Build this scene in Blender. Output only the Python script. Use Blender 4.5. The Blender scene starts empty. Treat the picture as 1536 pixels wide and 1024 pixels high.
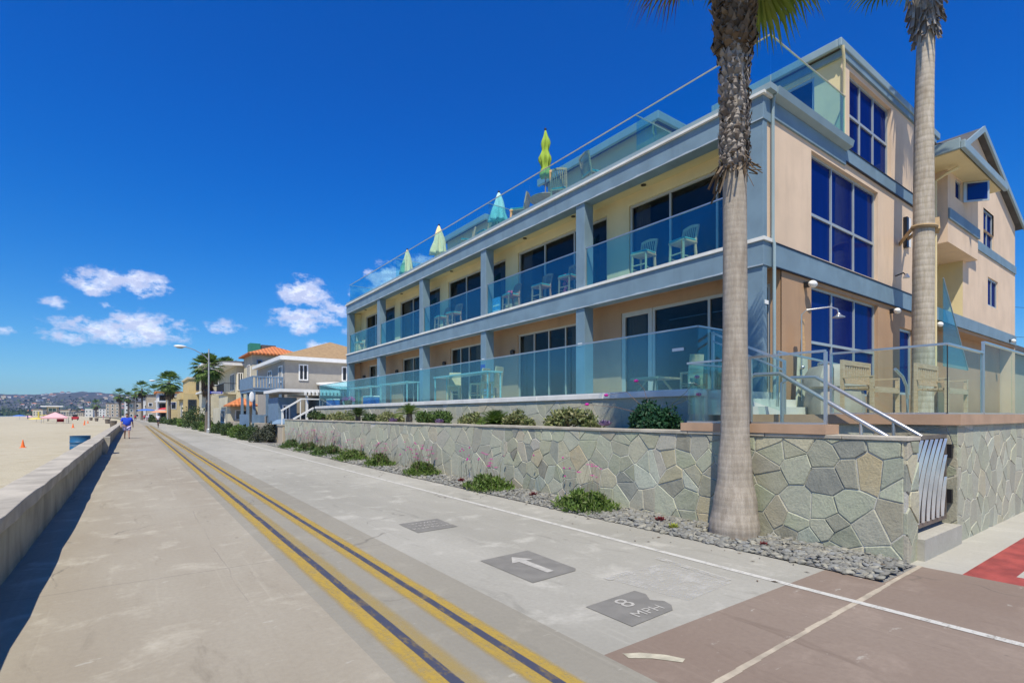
import bpy, math, random
import numpy as np
from mathutils import Vector, Matrix
rnd = random.Random(7)
SC = bpy.context.scene
COL = SC.collection
PI = math.pi

# ------------------------------------------------------------------ materials
def nt(name):
    m = bpy.data.materials.new(name); m.use_nodes = True
    t = m.node_tree; t.nodes.clear()
    return m, t, t.nodes, t.links
class G:
    """tiny node graph helper"""
    def __init__(s, name):
        s.m, s.t, s.n, s.l = nt(name)
        s.out = s.n.new('ShaderNodeOutputMaterial')
    def new(s, typ, **kw):
        n = s.n.new(typ)
        for k, v in kw.items():
            if k.startswith('i_'):
                n.inputs[k[2:].replace('_', ' ')].default_value = v
            else: setattr(n, k, v)
        return n
    def link(s, a, b): s.l.new(a, b)
    def val(s, x, sock):
        if isinstance(x, (int, float)): sock.default_value = x
        elif isinstance(x, (tuple, list)): sock.default_value = tuple(x) + ((1,) if len(x) == 3 and len(sock.default_value) == 4 else ())
        else: s.link(x, sock)
    def math(s, op, a, b=0.0, c=0.0, clamp=False):
        n = s.new('ShaderNodeMath', operation=op); n.use_clamp = clamp
        s.val(a, n.inputs[0]); s.val(b, n.inputs[1]); s.val(c, n.inputs[2])
        return n.outputs[0]
    def mix(s, f, a, b, blend='MIX'):
        n = s.new('ShaderNodeMix', data_type='RGBA', blend_type=blend)
        s.val(f, n.inputs[0]); s.val(a, n.inputs[6]); s.val(b, n.inputs[7])
        return n.outputs[2]
    def noise(s, vec, scale, detail=4, rough=.55, dist=0):
        n = s.new('ShaderNodeTexNoise'); n.inputs['Scale'].default_value = scale
        n.inputs['Detail'].default_value = detail; n.inputs['Roughness'].default_value = rough
        n.inputs['Distortion'].default_value = dist
        s.link(vec, n.inputs['Vector']); return n.outputs['Fac']
    def ramp(s, f, stops):
        n = s.new('ShaderNodeValToRGB'); r = n.color_ramp
        while len(r.elements) < len(stops): r.elements.new(.5)
        for e, (p, c) in zip(r.elements, stops):
            e.position = p; e.color = tuple(c) + ((1,) if len(c) == 3 else ()) if isinstance(c, (tuple, list)) else (c, c, c, 1)
        s.link(f, n.inputs[0]); return n.outputs[0]
    def smooth(s, f, lo, hi, a=0.0, b=1.0):
        n = s.new('ShaderNodeMapRange', interpolation_type='SMOOTHSTEP')
        s.val(f, n.inputs[0]); n.inputs[1].default_value = lo; n.inputs[2].default_value = hi
        n.inputs[3].default_value = a; n.inputs[4].default_value = b
        return n.outputs[0]
    def obj(s): return s.new('ShaderNodeTexCoord').outputs['Object']
    def pos(s): return s.new('ShaderNodeNewGeometry').outputs['Position']
    def scalev(s, v, sc):
        n = s.new('ShaderNodeVectorMath', operation='MULTIPLY'); s.link(v, n.inputs[0]); n.inputs[1].default_value = sc
        return n.outputs[0]
    def xyz(s, v):
        n = s.new('ShaderNodeSeparateXYZ'); s.link(v, n.inputs[0]); return n.outputs
    def pbsdf(s, col, rough=.7, bump=None, bstr=.3, bdist=.02, metal=0, spec=.5, alpha=None):
        b = s.new('ShaderNodeBsdfPrincipled')
        s.val(col, b.inputs['Base Color']); s.val(rough, b.inputs['Roughness']); s.val(metal, b.inputs['Metallic'])
        b.inputs['Specular IOR Level'].default_value = spec
        if bump is not None:
            n = s.new('ShaderNodeBump'); n.inputs['Strength'].default_value = bstr; n.inputs['Distance'].default_value = bdist
            s.link(bump, n.inputs['Height']); s.link(n.outputs[0], b.inputs['Normal'])
        s.link(b.outputs[0], s.out.inputs[0])
        return b

def simple(name, col, rough=.6, var=.12, sc=3.0, bump=.15, bs=40.0, metal=0, spec=.5, stain=0.0, stretch=(1, 1, 1)):
    g = G(name); v = g.scalev(g.obj(), stretch)
    n1 = g.noise(v, sc, 5)
    f = g.smooth(n1, .3, .7)
    lo = tuple(c * (1 - var) for c in col); hi = tuple(min(1, c * (1 + var)) for c in col)
    c = g.mix(f, lo, hi)
    if stain:
        n3 = g.noise(g.scalev(g.obj(), (1.3, 1.3, .25)), 1.6, 6, .65)
        c = g.mix(g.smooth(n3, .5, .75, 0, stain), c, tuple(x * .55 for x in col))
    n2 = g.noise(v, bs, 3)
    g.pbsdf(c, rough, n2, bump, .01, metal, spec)
    return g.m

def concrete(name, col, col2, joints=None, jx=(), stains=.5, brown=0):
    """weathered ground concrete; joints = (period, offset) across the walk"""
    g = G(name); p = g.pos(); x, y, z = g.xyz(p)
    big = g.noise(g.scalev(p, (1, .35, 1)), .35, 5, .6)
    mid = g.noise(p, 1.7, 6, .62, .4)
    fin = g.noise(p, 22, 4, .6)
    grit = g.noise(p, 260, 2, .6)
    c = g.mix(g.smooth(big, .3, .7), col, col2)
    c = g.mix(g.smooth(mid, .52, .72, 0, stains), c, tuple(v * 1.2 for v in col2))
    mid2 = g.noise(g.scalev(p, (1.2, .3, 1)), 2.6, 6, .7, .8)
    c = g.mix(g.smooth(mid2, .56, .74, 0, stains * .8), c, tuple(v * .75 for v in col))
    c = g.mix(g.smooth(fin, .3, .75, 0, .22), c, tuple(v * .72 for v in col))
    c = g.mix(g.smooth(grit, .35, .8, 0, .25), c, tuple(v * .6 for v in col))
    # small pale scuffs
    sc = g.noise(g.scalev(p, (.9, 2.2, 1)), 3.1, 5, .7)
    c = g.mix(g.smooth(sc, .63, .70, 0, .45), c, (.47, .45, .38))
    # long pale tyre-drag streaks and round dark spots
    st = g.noise(g.scalev(p, (6, .12, 1)), 2.0, 4, .6)
    c = g.mix(g.smooth(st, .58, .8, 0, .28), c, tuple(v * 1.25 for v in col2))
    sp = g.new('ShaderNodeTexVoronoi'); sp.inputs['Scale'].default_value = 1.15; g.link(p, sp.inputs['Vector'])
    c = g.mix(g.smooth(sp.outputs['Distance'], .035, .02, 0, .5), c, (.09, .08, .07))
    hb = fin
    line = None
    if joints:
        per, off = joints
        wob = g.math('MULTIPLY', g.math('SUBTRACT', g.noise(p, 3, 3), .5), .05)
        f = g.math('FRACT', g.math('DIVIDE', g.math('ADD', g.math('SUBTRACT', y, off), wob), per))
        d = g.math('MULTIPLY', g.math('ABSOLUTE', g.math('SUBTRACT', f, .5)), per)
        line = g.smooth(d, .007, .016, 1, 0)
    for xx in jx:
        wob = g.math('MULTIPLY', g.math('SUBTRACT', g.noise(g.scalev(p, (1, .6, 1)), 1.2, 5), .5), .16)
        d = g.math('ABSOLUTE', g.math('ADD', g.math('SUBTRACT', x, xx), wob))
        l2 = g.math('MULTIPLY', g.smooth(d, .002, .010, .8, 0), g.smooth(g.noise(p, .8, 4), .42, .58))
        line = l2 if line is None else g.math('MAXIMUM', line, l2)
    # hairline cracks
    vo = g.new('ShaderNodeTexVoronoi', feature='DISTANCE_TO_EDGE'); vo.inputs['Scale'].default_value = .33
    nz = g.new('ShaderNodeTexNoise'); nz.inputs['Scale'].default_value = 1.3; nz.inputs['Detail'].default_value = 6
    g.link(p, nz.inputs['Vector'])
    ad = g.new('ShaderNodeVectorMath', operation='ADD'); g.link(p, ad.inputs[0])
    g.link(g.scalev(nz.outputs['Color'], (.9, .9, 0)), ad.inputs[1]); g.link(ad.outputs[0], vo.inputs['Vector'])
    ck = g.math('MULTIPLY', g.smooth(vo.outputs['Distance'], .0, .006, 1, 0), g.smooth(g.noise(p, .5, 3), .52, .6))
    c = g.mix(g.math('MULTIPLY', ck, .55), c, (.10, .09, .075))
    if line is not None:
        c = g.mix(g.math('MULTIPLY', line, .38), c, (.18, .16, .13))
        hb = g.math('SUBTRACT', fin, g.math('MULTIPLY', line, 1.2))
    g.pbsdf(c, .88, hb, .25, .012, 0, .3)
    return g.m

def striped_paint(name, x0, x1, bands, base):
    """one worn painted band: bands = list of (a,b,colour) in metres across the strip (world X)"""
    g = G(name); p = g.pos(); x, y, z = g.xyz(p)
    n = g.noise(g.scalev(p, (3, .8, 1)), 5, 5, .7); n2 = g.noise(p, 30, 3, .6)
    big = g.noise(g.scalev(p, (0, 1, 0)), .35, 3)
    xw = g.math('ADD', x, g.math('MULTIPLY', g.math('SUBTRACT', g.noise(g.scalev(p, (1, .5, 1)), 1.1, 4), .5), .03))
    bs = None; col = (0, 0, 0)
    mask = None
    for a, b, c, op, soft in bands:
        m = g.math('MULTIPLY', g.smooth(xw, a - soft, a + soft * .3), g.smooth(xw, b - soft * .3, b + soft, 1, 0))
        wear = g.smooth(g.math('ADD', g.math('MULTIPLY', n, .7), g.math('MULTIPLY', n2, .3)), .40 , .66, 1, .55)
        m = g.math('MULTIPLY', g.math('MULTIPLY', m, wear), op)
        col = g.mix(m, col, c) if mask is not None else g.mix(1.0, col, c)
        mask = m if mask is None else g.math('MAXIMUM', mask, m)
    pr = g.new('ShaderNodeBsdfPrincipled'); g.val(col, pr.inputs['Base Color']); pr.inputs['Roughness'].default_value = .75
    tr = g.new('ShaderNodeBsdfTransparent'); mx = g.new('ShaderNodeMixShader')
    g.link(mask, mx.inputs[0]); g.link(tr.outputs[0], mx.inputs[1]); g.link(pr.outputs[0], mx.inputs[2])
    g.link(mx.outputs[0], g.out.inputs[0])
    return g.m

def worn(name, col, cover=.6, sc=8, alpha=1.0):
    g = G(name); p = g.pos()
    n = g.noise(p, sc, 5, .7); n2 = g.noise(g.scalev(p, (1, 6, 1)), 9, 4, .7)
    m = g.smooth(g.math('ADD', g.math('MULTIPLY', n, .6), g.math('MULTIPLY', n2, .4)), cover - .12, cover + .1, alpha, alpha * .15)
    pr = g.new('ShaderNodeBsdfPrincipled'); pr.inputs['Base Color'].default_value = (*col, 1); pr.inputs['Roughness'].default_value = .8
    tr = g.new('ShaderNodeBsdfTransparent'); mx = g.new('ShaderNodeMixShader')
    g.link(m, mx.inputs[0]); g.link(tr.outputs[0], mx.inputs[1]); g.link(pr.outputs[0], mx.inputs[2])
    g.link(mx.outputs[0], g.out.inputs[0]); return g.m

def stone_mat(name, stops, rough=.85, val=1.0):
    stops = [(a * 1.05, b * 1.03, c * .90) for a, b, c in stops]
    g = G(name)
    ge = g.new('ShaderNodeNewGeometry'); r = ge.outputs['Random Per Island']
    c = g.ramp(r, [(i / len(stops), tuple(v * val for v in s)) for i, s in enumerate(stops)])
    p = g.pos()
    off = g.new('ShaderNodeVectorMath', operation='ADD'); g.link(p, off.inputs[0])
    cx = g.new('ShaderNodeCombineXYZ'); g.link(g.math('MULTIPLY', r, 37.0), cx.inputs[0]); g.link(g.math('MULTIPLY', r, 11.0), cx.inputs[2]); g.link(cx.outputs[0], off.inputs[1])
    n = g.noise(off.outputs[0], 3.2, 6, .65, .5); n2 = g.noise(off.outputs[0], 38, 5, .65)
    c = g.mix(g.smooth(n, .35, .68, 0, .35), c, tuple(v * val for v in (.33, .32, .25)))
    c = g.mix(g.smooth(n2, .4, .7, 0, .3), c, tuple(v * val for v in (.12, .12, .10)))
    h = g.math('ADD', g.math('MULTIPLY', n, 1.2), g.math('MULTIPLY', n2, .3))
    g.pbsdf(c, rough, h, .6, .03, 0, .25); return g.m

def glass(name, tint, refl=1.0, rough=.01, ior=1.5):
    g = G(name)
    tr = g.new('ShaderNodeBsdfTransparent'); tr.inputs[0].default_value = (*tint, 1)
    gl = g.new('ShaderNodeBsdfGlossy'); gl.inputs[0].default_value = (.95, 1, 1, 1); gl.inputs['Roughness'].default_value = rough
    fr = g.new('ShaderNodeFresnel'); fr.inputs[0].default_value = ior
    mx = g.new('ShaderNodeMixShader')
    g.link(g.math('MINIMUM', g.math('MULTIPLY', fr.outputs[0], refl), .16 * refl), mx.inputs[0])
    g.link(tr.outputs[0], mx.inputs[1]); g.link(gl.outputs[0], mx.inputs[2]); g.link(mx.outputs[0], g.out.inputs[0])
    return g.m

def window_glass(name, dark=(.012, .014, .02), refl=.4, tint=(.55, .75, 1.0), wav=.02):
    g = G(name); p = g.obj()
    di = g.new('ShaderNodeBsdfDiffuse')
    n = g.noise(g.scalev(p, (1, 1, .15)), 5, 3)
    g.link(g.mix(g.smooth(n, .4, .65), dark, tuple(v * 1.15 for v in dark)), di.inputs[0])
    gl = g.new('ShaderNodeBsdfGlossy'); gl.inputs[0].default_value = (*tint, 1); gl.inputs['Roughness'].default_value = .015
    bu = g.new('ShaderNodeBump'); bu.inputs['Strength'].default_value = wav; bu.inputs['Distance'].default_value = .05
    g.link(g.noise(p, 1.3, 2), bu.inputs['Height']); g.link(bu.outputs[0], gl.inputs['Normal'])
    lw = g.new('ShaderNodeFresnel'); lw.inputs[0].default_value = 1.5
    f = g.math('ADD', refl, g.math('MINIMUM', g.math('MULTIPLY', lw.outputs[0], .5), .05), clamp=True)
    mx = g.new('ShaderNodeMixShader'); g.link(f, mx.inputs[0]); g.link(di.outputs[0], mx.inputs[1]); g.link(gl.outputs[0], mx.inputs[2])
    g.link(mx.outputs[0], g.out.inputs[0]); return g.m

def leafmat(name, stops, trans=.25, rough=.55):
    g = G(name); r = g.new('ShaderNodeNewGeometry').outputs['Random Per Island']
    c = g.ramp(r, [(i / max(1, len(stops) - 1), s) for i, s in enumerate(stops)])
    b = g.new('ShaderNodeBsdfPrincipled'); g.link(c, b.inputs[0]); b.inputs['Roughness'].default_value = rough
    b.inputs['Specular IOR Level'].default_value = .3
    t = g.new('ShaderNodeBsdfTranslucent'); g.link(c, t.inputs[0])
    mx = g.new('ShaderNodeMixShader'); mx.inputs[0].default_value = trans
    g.link(b.outputs[0], mx.inputs[1]); g.link(t.outputs[0], mx.inputs[2]); g.link(mx.outputs[0], g.out.inputs[0]); return g.m

def woodmat(name, a, b, axis=(1, 1, 8)):
    g = G(name); p = g.scalev(g.obj(), axis)
    n = g.noise(p, 6, 5, .6, .6)
    g.pbsdf(g.mix(g.smooth(n, .3, .7), a, b), .6, n, .2, .005); return g.m

def barkmat(name, a, b, rings=26, ringamt=.45):
    g = G(name); p = g.obj(); x, y, z = g.xyz(p)
    wob = g.noise(g.scalev(p, (1, 1, .5)), 3.0, 4)
    w = g.math('SINE', g.math('MULTIPLY', g.math('ADD', z, g.math('MULTIPLY', wob, .05)), rings * 2 * PI))
    w2 = g.math('SINE', g.math('MULTIPLY', g.math('ADD', z, g.math('MULTIPLY', g.noise(p, 5, 3), .06)), rings * 2.7))
    v = g.noise(g.scalev(p, (7, 7, 1.2)), 2.2, 6, .7)
    f = g.noise(p, 60, 4, .7)
    c = g.mix(g.smooth(v, .3, .72), a, b)
    c = g.mix(g.smooth(w, .3, 1, 0, ringamt), c, tuple(k * .55 for k in a))
    c = g.mix(g.smooth(w2, .5, 1, 0, ringamt * .5), c, tuple(min(1, k * 1.2) for k in b))
    c = g.mix(g.smooth(f, .5, .75, 0, .35), c, tuple(k * .5 for k in a))
    big = g.noise(g.scalev(p, (2, 2, .7)), 1.3, 4)
    c = g.mix(g.smooth(big, .5, .75, 0, .4), c, (.17, .12, .08))
    h = g.math('ADD', g.math('MULTIPLY', w, -.6 * ringamt), g.math('ADD', v, g.math('MULTIPLY', f, .5)))
    g.pbsdf(c, .9, h, .6, .014, 0, .2); return g.m

MT = {}
MT['walk_tan'] = concrete('walk_tan', (.30, .258, .19), (.375, .34, .265), (4.7, -.5), (.85,), .95)
MT['walk_mid'] = concrete('walk_mid', (.255, .235, .185), (.31, .285, .225), (4.7, -.5), (), .5)
MT['walk_light'] = concrete('walk_light', (.30, .285, .235), (.40, .38, .32), None, (), .85)
MT['walk_brown'] = concrete('walk_brown', (.215, .158, .118), (.26, .205, .158), None, (), .7)
MT['sidewalk'] = concrete('sidewalk', (.38, .36, .30), (.43, .41, .35), None, (), .5)
MT['joint'] = simple('joint', (.40, .34, .25), .9, .2, 6)
MT['kerb_red'] = simple('kerb_red', (.30, .055, .04), .75, .25, 4, .3)
MT['white_paint'] = worn('white_paint', (.52, .50, .44), .60, 7)
MT['ghost_paint'] = worn('ghost_paint', (.52, .50, .44), .50, 5, .7)
MT['pad'] = simple('pad', (.19, .18, .155), .85, .1, 5, .3, 120)
MT['pad_text'] = simple('pad_text', (.40, .38, .33), .85, .15, 14, .2)
MT['patch'] = simple('patch', (.44, .40, .29), .9, .2, 9, .4)
MT['wallcon'] = simple('wallcon', (.33, .30, .21), .9, .25, 1.4, .6, 18, stain=.7)
MT['wallcap'] = simple('wallcap', (.40, .36, .285), .9, .2, 2.2, .4, 30, stain=.3)
MT['mortar'] = simple('mortar', (.48, .46, .385), .95, .15, 6, .6, 60)
STN = [(.17, .18, .15), (.27, .285, .215), (.21, .20, .175), (.33, .35, .28), (.145, .135, .125), (.30, .305, .225), (.24, .27, .245), (.37, .34, .26), (.20, .22, .165), (.29, .275, .26), (.32, .27, .18), (.23, .25, .21), (.16, .165, .16), (.34, .36, .32), (.25, .22, .18), (.27, .29, .225)]
MT['stone'] = stone_mat('stone', STN, val=1.36)
MT['stone_pale'] = stone_mat('stone_pale', [tuple(.6 * c + .4 * k for c, k in zip(s, (.37, .37, .33))) for s in STN], val=1.28)
MT['slab'] = simple('slab', (.42, .27, .17), .8, .1, 3)
MT['white'] = simple('white', (.68, .67, .62), .7, .08, 2.5, .1, stain=.2)
MT['trimwhite'] = simple('trimwhite', (.78, .77, .73), .5, .04)
MT['bluegrey'] = simple('bluegrey', (.165, .245, .30), .6, .1, 1.4, .15, 60, stain=.4)
MT['drip_sunlit'] = simple('drip_sunlit', (.36, .42, .46), .6, .05)  # paler than the beam: sunlight on its lower edge put into the colour
MT['gutter'] = simple('gutter', (.25, .33, .35), .45, .06, 2, .05)
MT['pink'] = simple('pink', (.66, .495, .35), .9, .07, .8, .2, 70, stain=.26)
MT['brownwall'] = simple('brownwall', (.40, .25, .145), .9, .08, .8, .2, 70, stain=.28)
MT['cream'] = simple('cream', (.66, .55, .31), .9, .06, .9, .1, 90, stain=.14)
MT['frame'] = simple('frame', (.42, .46, .46), .35, .05, metal=.3)
MT['frametan'] = simple('frametan', (.46, .43, .37), .4, .05, metal=.2)
MT['steel'] = simple('steel', (.50, .50, .50), .30, .05, metal=.75)
MT['darkmetal'] = simple('darkmetal', (.05, .05, .055), .4, .1, metal=.8)
MT['winblue'] = window_glass('winblue', (.003, .012, .10), .03, (.5, .7, 1.0), 0.0)
MT['wingrey'] = glass('wingrey', (.60, .60, .58), .35)
MT['wdark'] = window_glass('wdark', (.014, .012, .010), .03, (.8, .85, 1.0))
MT['interior'] = simple('interior', (.36, .29, .20), .9, .1)
MT['curtain'] = simple('curtain', (.42, .38, .30), .9, .08, 6, stretch=(1, 8, .3))
MT['winfar'] = window_glass('winfar', (.02, .025, .03), .12, (.7, .85, 1))
MT['teal'] = glass('teal', (.71, .92, .94), .9)
MT['clear'] = glass('clear', (.88, .965, .945), .45)
MT['tealsolid'] = glass('tealsolid', (.36, .72, .70), .6)
MT['teaker'] = woodmat('teaker', (.50, .28, .11), (.66, .42, .20))
MT['teakred'] = woodmat('teakred', (.42, .19, .10), (.55, .28, .15))
MT['wicker'] = woodmat('wicker', (.56, .38, .18), (.70, .51, .28))
MT['cushion'] = simple('cushion', (.13, .42, .38), .9, .1, 8)
MT['cleat'] = simple('cleat', (.30, .18, .08), .8, .2, 8)
MT['green_cloth'] = simple('green_cloth', (.28, .40, .04), .85, .12, 5)
MT['mint_cloth'] = simple('mint_cloth', (.45, .68, .62), .85, .08, 5)
MT['cream_cloth'] = simple('cream_cloth', (.86, .67, .34), .85, .08, 5)
MT['orange'] = simple('orange', (.85, .16, .02), .6, .05)
MT['barrelblue'] = simple('barrelblue', (.012, .10, .22), .5, .1)
MT['coolerblue'] = simple('coolerblue', (.01, .13, .45), .5, .05)
MT['pinkf'] = leafmat('pinkf', [(.55, .02, .25), (.70, .04, .40), (.45, .03, .28)], .3)
MT['pinkcloth'] = simple('pinkcloth', (.62, .10, .16), .8, .1)
MT['leaf'] = leafmat('leaf', [(.035, .075, .02), (.08, .14, .035), (.14, .21, .05), (.05, .10, .03)])
MT['leafdark'] = leafmat('leafdark', [(.012, .05, .022), (.02, .075, .03), (.035, .10, .04)])
MT['leafhedge'] = leafmat('leafhedge', [(.035, .065, .025), (.06, .10, .03), (.09, .13, .035), (.03, .05, .025)])
MT['leafolive'] = leafmat('leafolive', [(.055, .065, .04), (.08, .09, .055), (.045, .05, .035)])
MT['leafbright'] = leafmat('leafbright', [(.08, .15, .02), (.14, .22, .04), (.06, .11, .02), (.20, .24, .08)])
MT['leafpale'] = leafmat('leafpale', [(.22, .23, .08), (.14, .19, .06), (.30, .29, .13), (.10, .14, .05), (.36, .33, .17)])
MT['leafpurple'] = leafmat('leafpurple', [(.24, .16, .28), (.34, .24, .38), (.18, .15, .22)])
MT['leafred'] = leafmat('leafred', [(.16, .02, .03), (.25, .05, .05), (.10, .02, .02)])
MT['leafyellow'] = leafmat('leafyellow', [(.40, .42, .06), (.30, .36, .05), (.48, .44, .10)])
MT['frond'] = leafmat('frond', [(.07, .13, .03), (.12, .20, .04), (.18, .26, .06)])
MT['frondyel'] = leafmat('frondyel', [(.13, .20, .02), (.22, .29, .03), (.30, .34, .05), (.10, .16, .02)], .35)
MT['frondtip'] = leafmat('frondtip', [(.16, .03, .06), (.10, .03, .07), (.22, .07, .06)], .3)
MT['deadfrond'] = leafmat('deadfrond', [(.10, .07, .045), (.17, .12, .075), (.06, .045, .03), (.24, .17, .10)], .1, .9)
MT['boot'] = leafmat('boot', [(.20, .17, .14), (.30, .26, .22), (.13, .10, .075), (.38, .34, .29)], .02, .9)
MT['stem'] = leafmat('stem', [(.16, .15, .08), (.22, .13, .09), (.13, .16, .07)], .1)
MT['bark'] = barkmat('bark', (.285, .24, .185), (.43, .375, .305), 11, .13)
MT['barkring'] = barkmat('barkring', (.36, .305, .225), (.50, .44, .36), 6, .26)
MT['barkfar'] = simple('barkfar', (.16, .13, .10), .9, .25, 2, stretch=(1, 1, .3))
MT['soil'] = simple('soil', (.16, .13, .09), .95, .3, 8, .6, 30)
MT['graveldirt'] = simple('graveldirt', (.22, .21, .19), .95, .3, 30, .8, 60)
MT['pebble'] = stone_mat('pebble', [(.17, .17, .18), (.27, .27, .28), (.38, .38, .38), (.21, .21, .22), (.50, .48, .44), (.25, .24, .23), (.33, .34, .37)], .8, .70)
def sandmat():
    g = G('sand'); p = g.pos()
    a = g.noise(g.scalev(p, (1, .25, 1)), .12, 5, .6); b = g.noise(p, 1.1, 6, .7); c = g.noise(p, 14, 4, .6)
    col = g.mix(g.smooth(a, .3, .7), (.43, .38, .265), (.48, .43, .31))
    col = g.mix(g.smooth(b, .45, .7, 0, .4), col, (.34, .28, .18))
    h = g.math('ADD', b, g.math('MULTIPLY', c, .3))
    g.pbsdf(col, .95, h, .7, .12, 0, .1); return g.m
MT['sand'] = sandmat()
def watermat():
    g = G('water'); p = g.pos()
    n = g.noise(g.scalev(p, (1, .3, 1)), .2, 4); w = g.noise(g.scalev(p, (1, .08, 1)), .03, 5, .6)
    g.pbsdf(g.mix(g.smooth(w, .55, .62), (.03, .10, .16), (.6, .63, .65)), .25, n, .3, .3); return g.m
MT['water'] = watermat()
def hillmat():
    g = G('hills'); p = g.pos()
    q = g.scalev(p, (1, 1, 4.0))
    n = g.noise(q, .0045, 6, .65); n2 = g.noise(q, .022, 5, .7)
    c = g.mix(g.smooth(n, .4, .62), (.03, .045, .035), (.10, .09, .075))
    c = g.mix(g.smooth(n2, .45, .6, 0, .8), c, (.025, .04, .03))
    vo = g.new('ShaderNodeTexVoronoi'); vo.inputs['Scale'].default_value = .035; g.link(g.scalev(p, (1, .5, 1.2)), vo.inputs['Vector'])
    sp = g.smooth(vo.outputs['Distance'], .28, .22)
    rr = g.xyz(vo.outputs['Color'])
    c = g.mix(g.math('MULTIPLY', sp, g.smooth(rr[0], .45, .5)), c, g.mix(g.smooth(rr[1], .4, .6), (.36, .33, .30), (.22, .15, .13)))
    g.pbsdf(c, .95); return g.m
MT['hill'] = hillmat()
def tilemat(name, a, b, sc):
    g = G(name); p = g.obj(); x, y, z = g.xyz(p)
    w = g.math('SINE', g.math('MULTIPLY', x, sc)); w2 = g.math('SINE', g.math('MULTIPLY', g.math('ADD', y, z), sc * .8))
    n = g.noise(p, 3, 4)
    c = g.mix(g.smooth(n, .3, .7), a, b)
    c = g.mix(g.smooth(w, .2, 1, 0, .45), c, tuple(k * .4 for k in a))
    g.pbsdf(c, .85, g.math('ADD', w, g.math('MULTIPLY', w2, .5)), .6, .05); return g.m
MT['tile'] = tilemat('tile', (.55, .16, .05), (.62, .24, .08), 18)
MT['shingle'] = simple('shingle', (.33, .22, .11), .9, .15, 4, .6, 30)
MT['greywall'] = simple('greywall', (.36, .33, .28), .9, .06, 2, .2, 50, stain=.2)
MT['bluewood'] = simple('bluewood', (.14, .22, .31), .7, .12, 3, .1)
MT['creamwall'] = simple('creamwall', (.56, .51, .37), .9, .08, 1, .1, stain=.2)
MT['yellowwall'] = simple('yellowwall', (.54, .42, .20), .9, .08, 1, .1, stain=.2)
MT['whitewall'] = simple('whitewall', (.62, .61, .57), .9, .06, 1, .1, stain=.15)
MT['tanwall'] = simple('tanwall', (.43, .36, .26), .9, .08, .4, .1, stain=.15)
MT['darkroof'] = simple('darkroof', (.09, .085, .08), .9, .2, 2)
MT['greentank'] = simple('greentank', (.02, .20, .14), .6, .1)
MT['dark'] = simple('dark', (.02, .02, .02), .9, .1)
MT['skin'] = simple('skin', (.42, .24, .17), .6, .05)
MT['shirtblue'] = simple('shirtblue', (.01, .06, .50), .85, .08, 8)
MT['shortsw'] = simple('shortsw', (.50, .44, .62), .85, .12, 9)
MT['shirtw'] = simple('shirtw', (.65, .62, .66), .85, .05, 8)
MT['darkcloth'] = simple('darkcloth', (.03, .04, .07), .85, .05, 8)
MT['redcloth'] = simple('redcloth', (.45, .03, .04), .85, .05, 8)
MT['hair'] = simple('hair', (.03, .02, .015), .7, .05)
MT['tentpink'] = simple('tentpink', (.72, .40, .40), .85, .06, 3)
MT['umbblue'] = simple('umbblue', (.05, .16, .5), .8, .06, 3)
MT['umbyel'] = simple('umbyel', (.62, .50, .10), .8, .06, 3)
MT['umborange'] = simple('umborange', (.65, .30, .18), .8, .06, 3)
MT['signblue'] = simple('signblue', (.03, .05, .35), .5, .04)
MT['posterblue'] = simple('posterblue', (.10, .35, .62), .5, .6, 14, stretch=(1, 1, 4))
MT['galv'] = simple('galv', (.42, .43, .42), .55, .1, 3, metal=.4)

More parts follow.
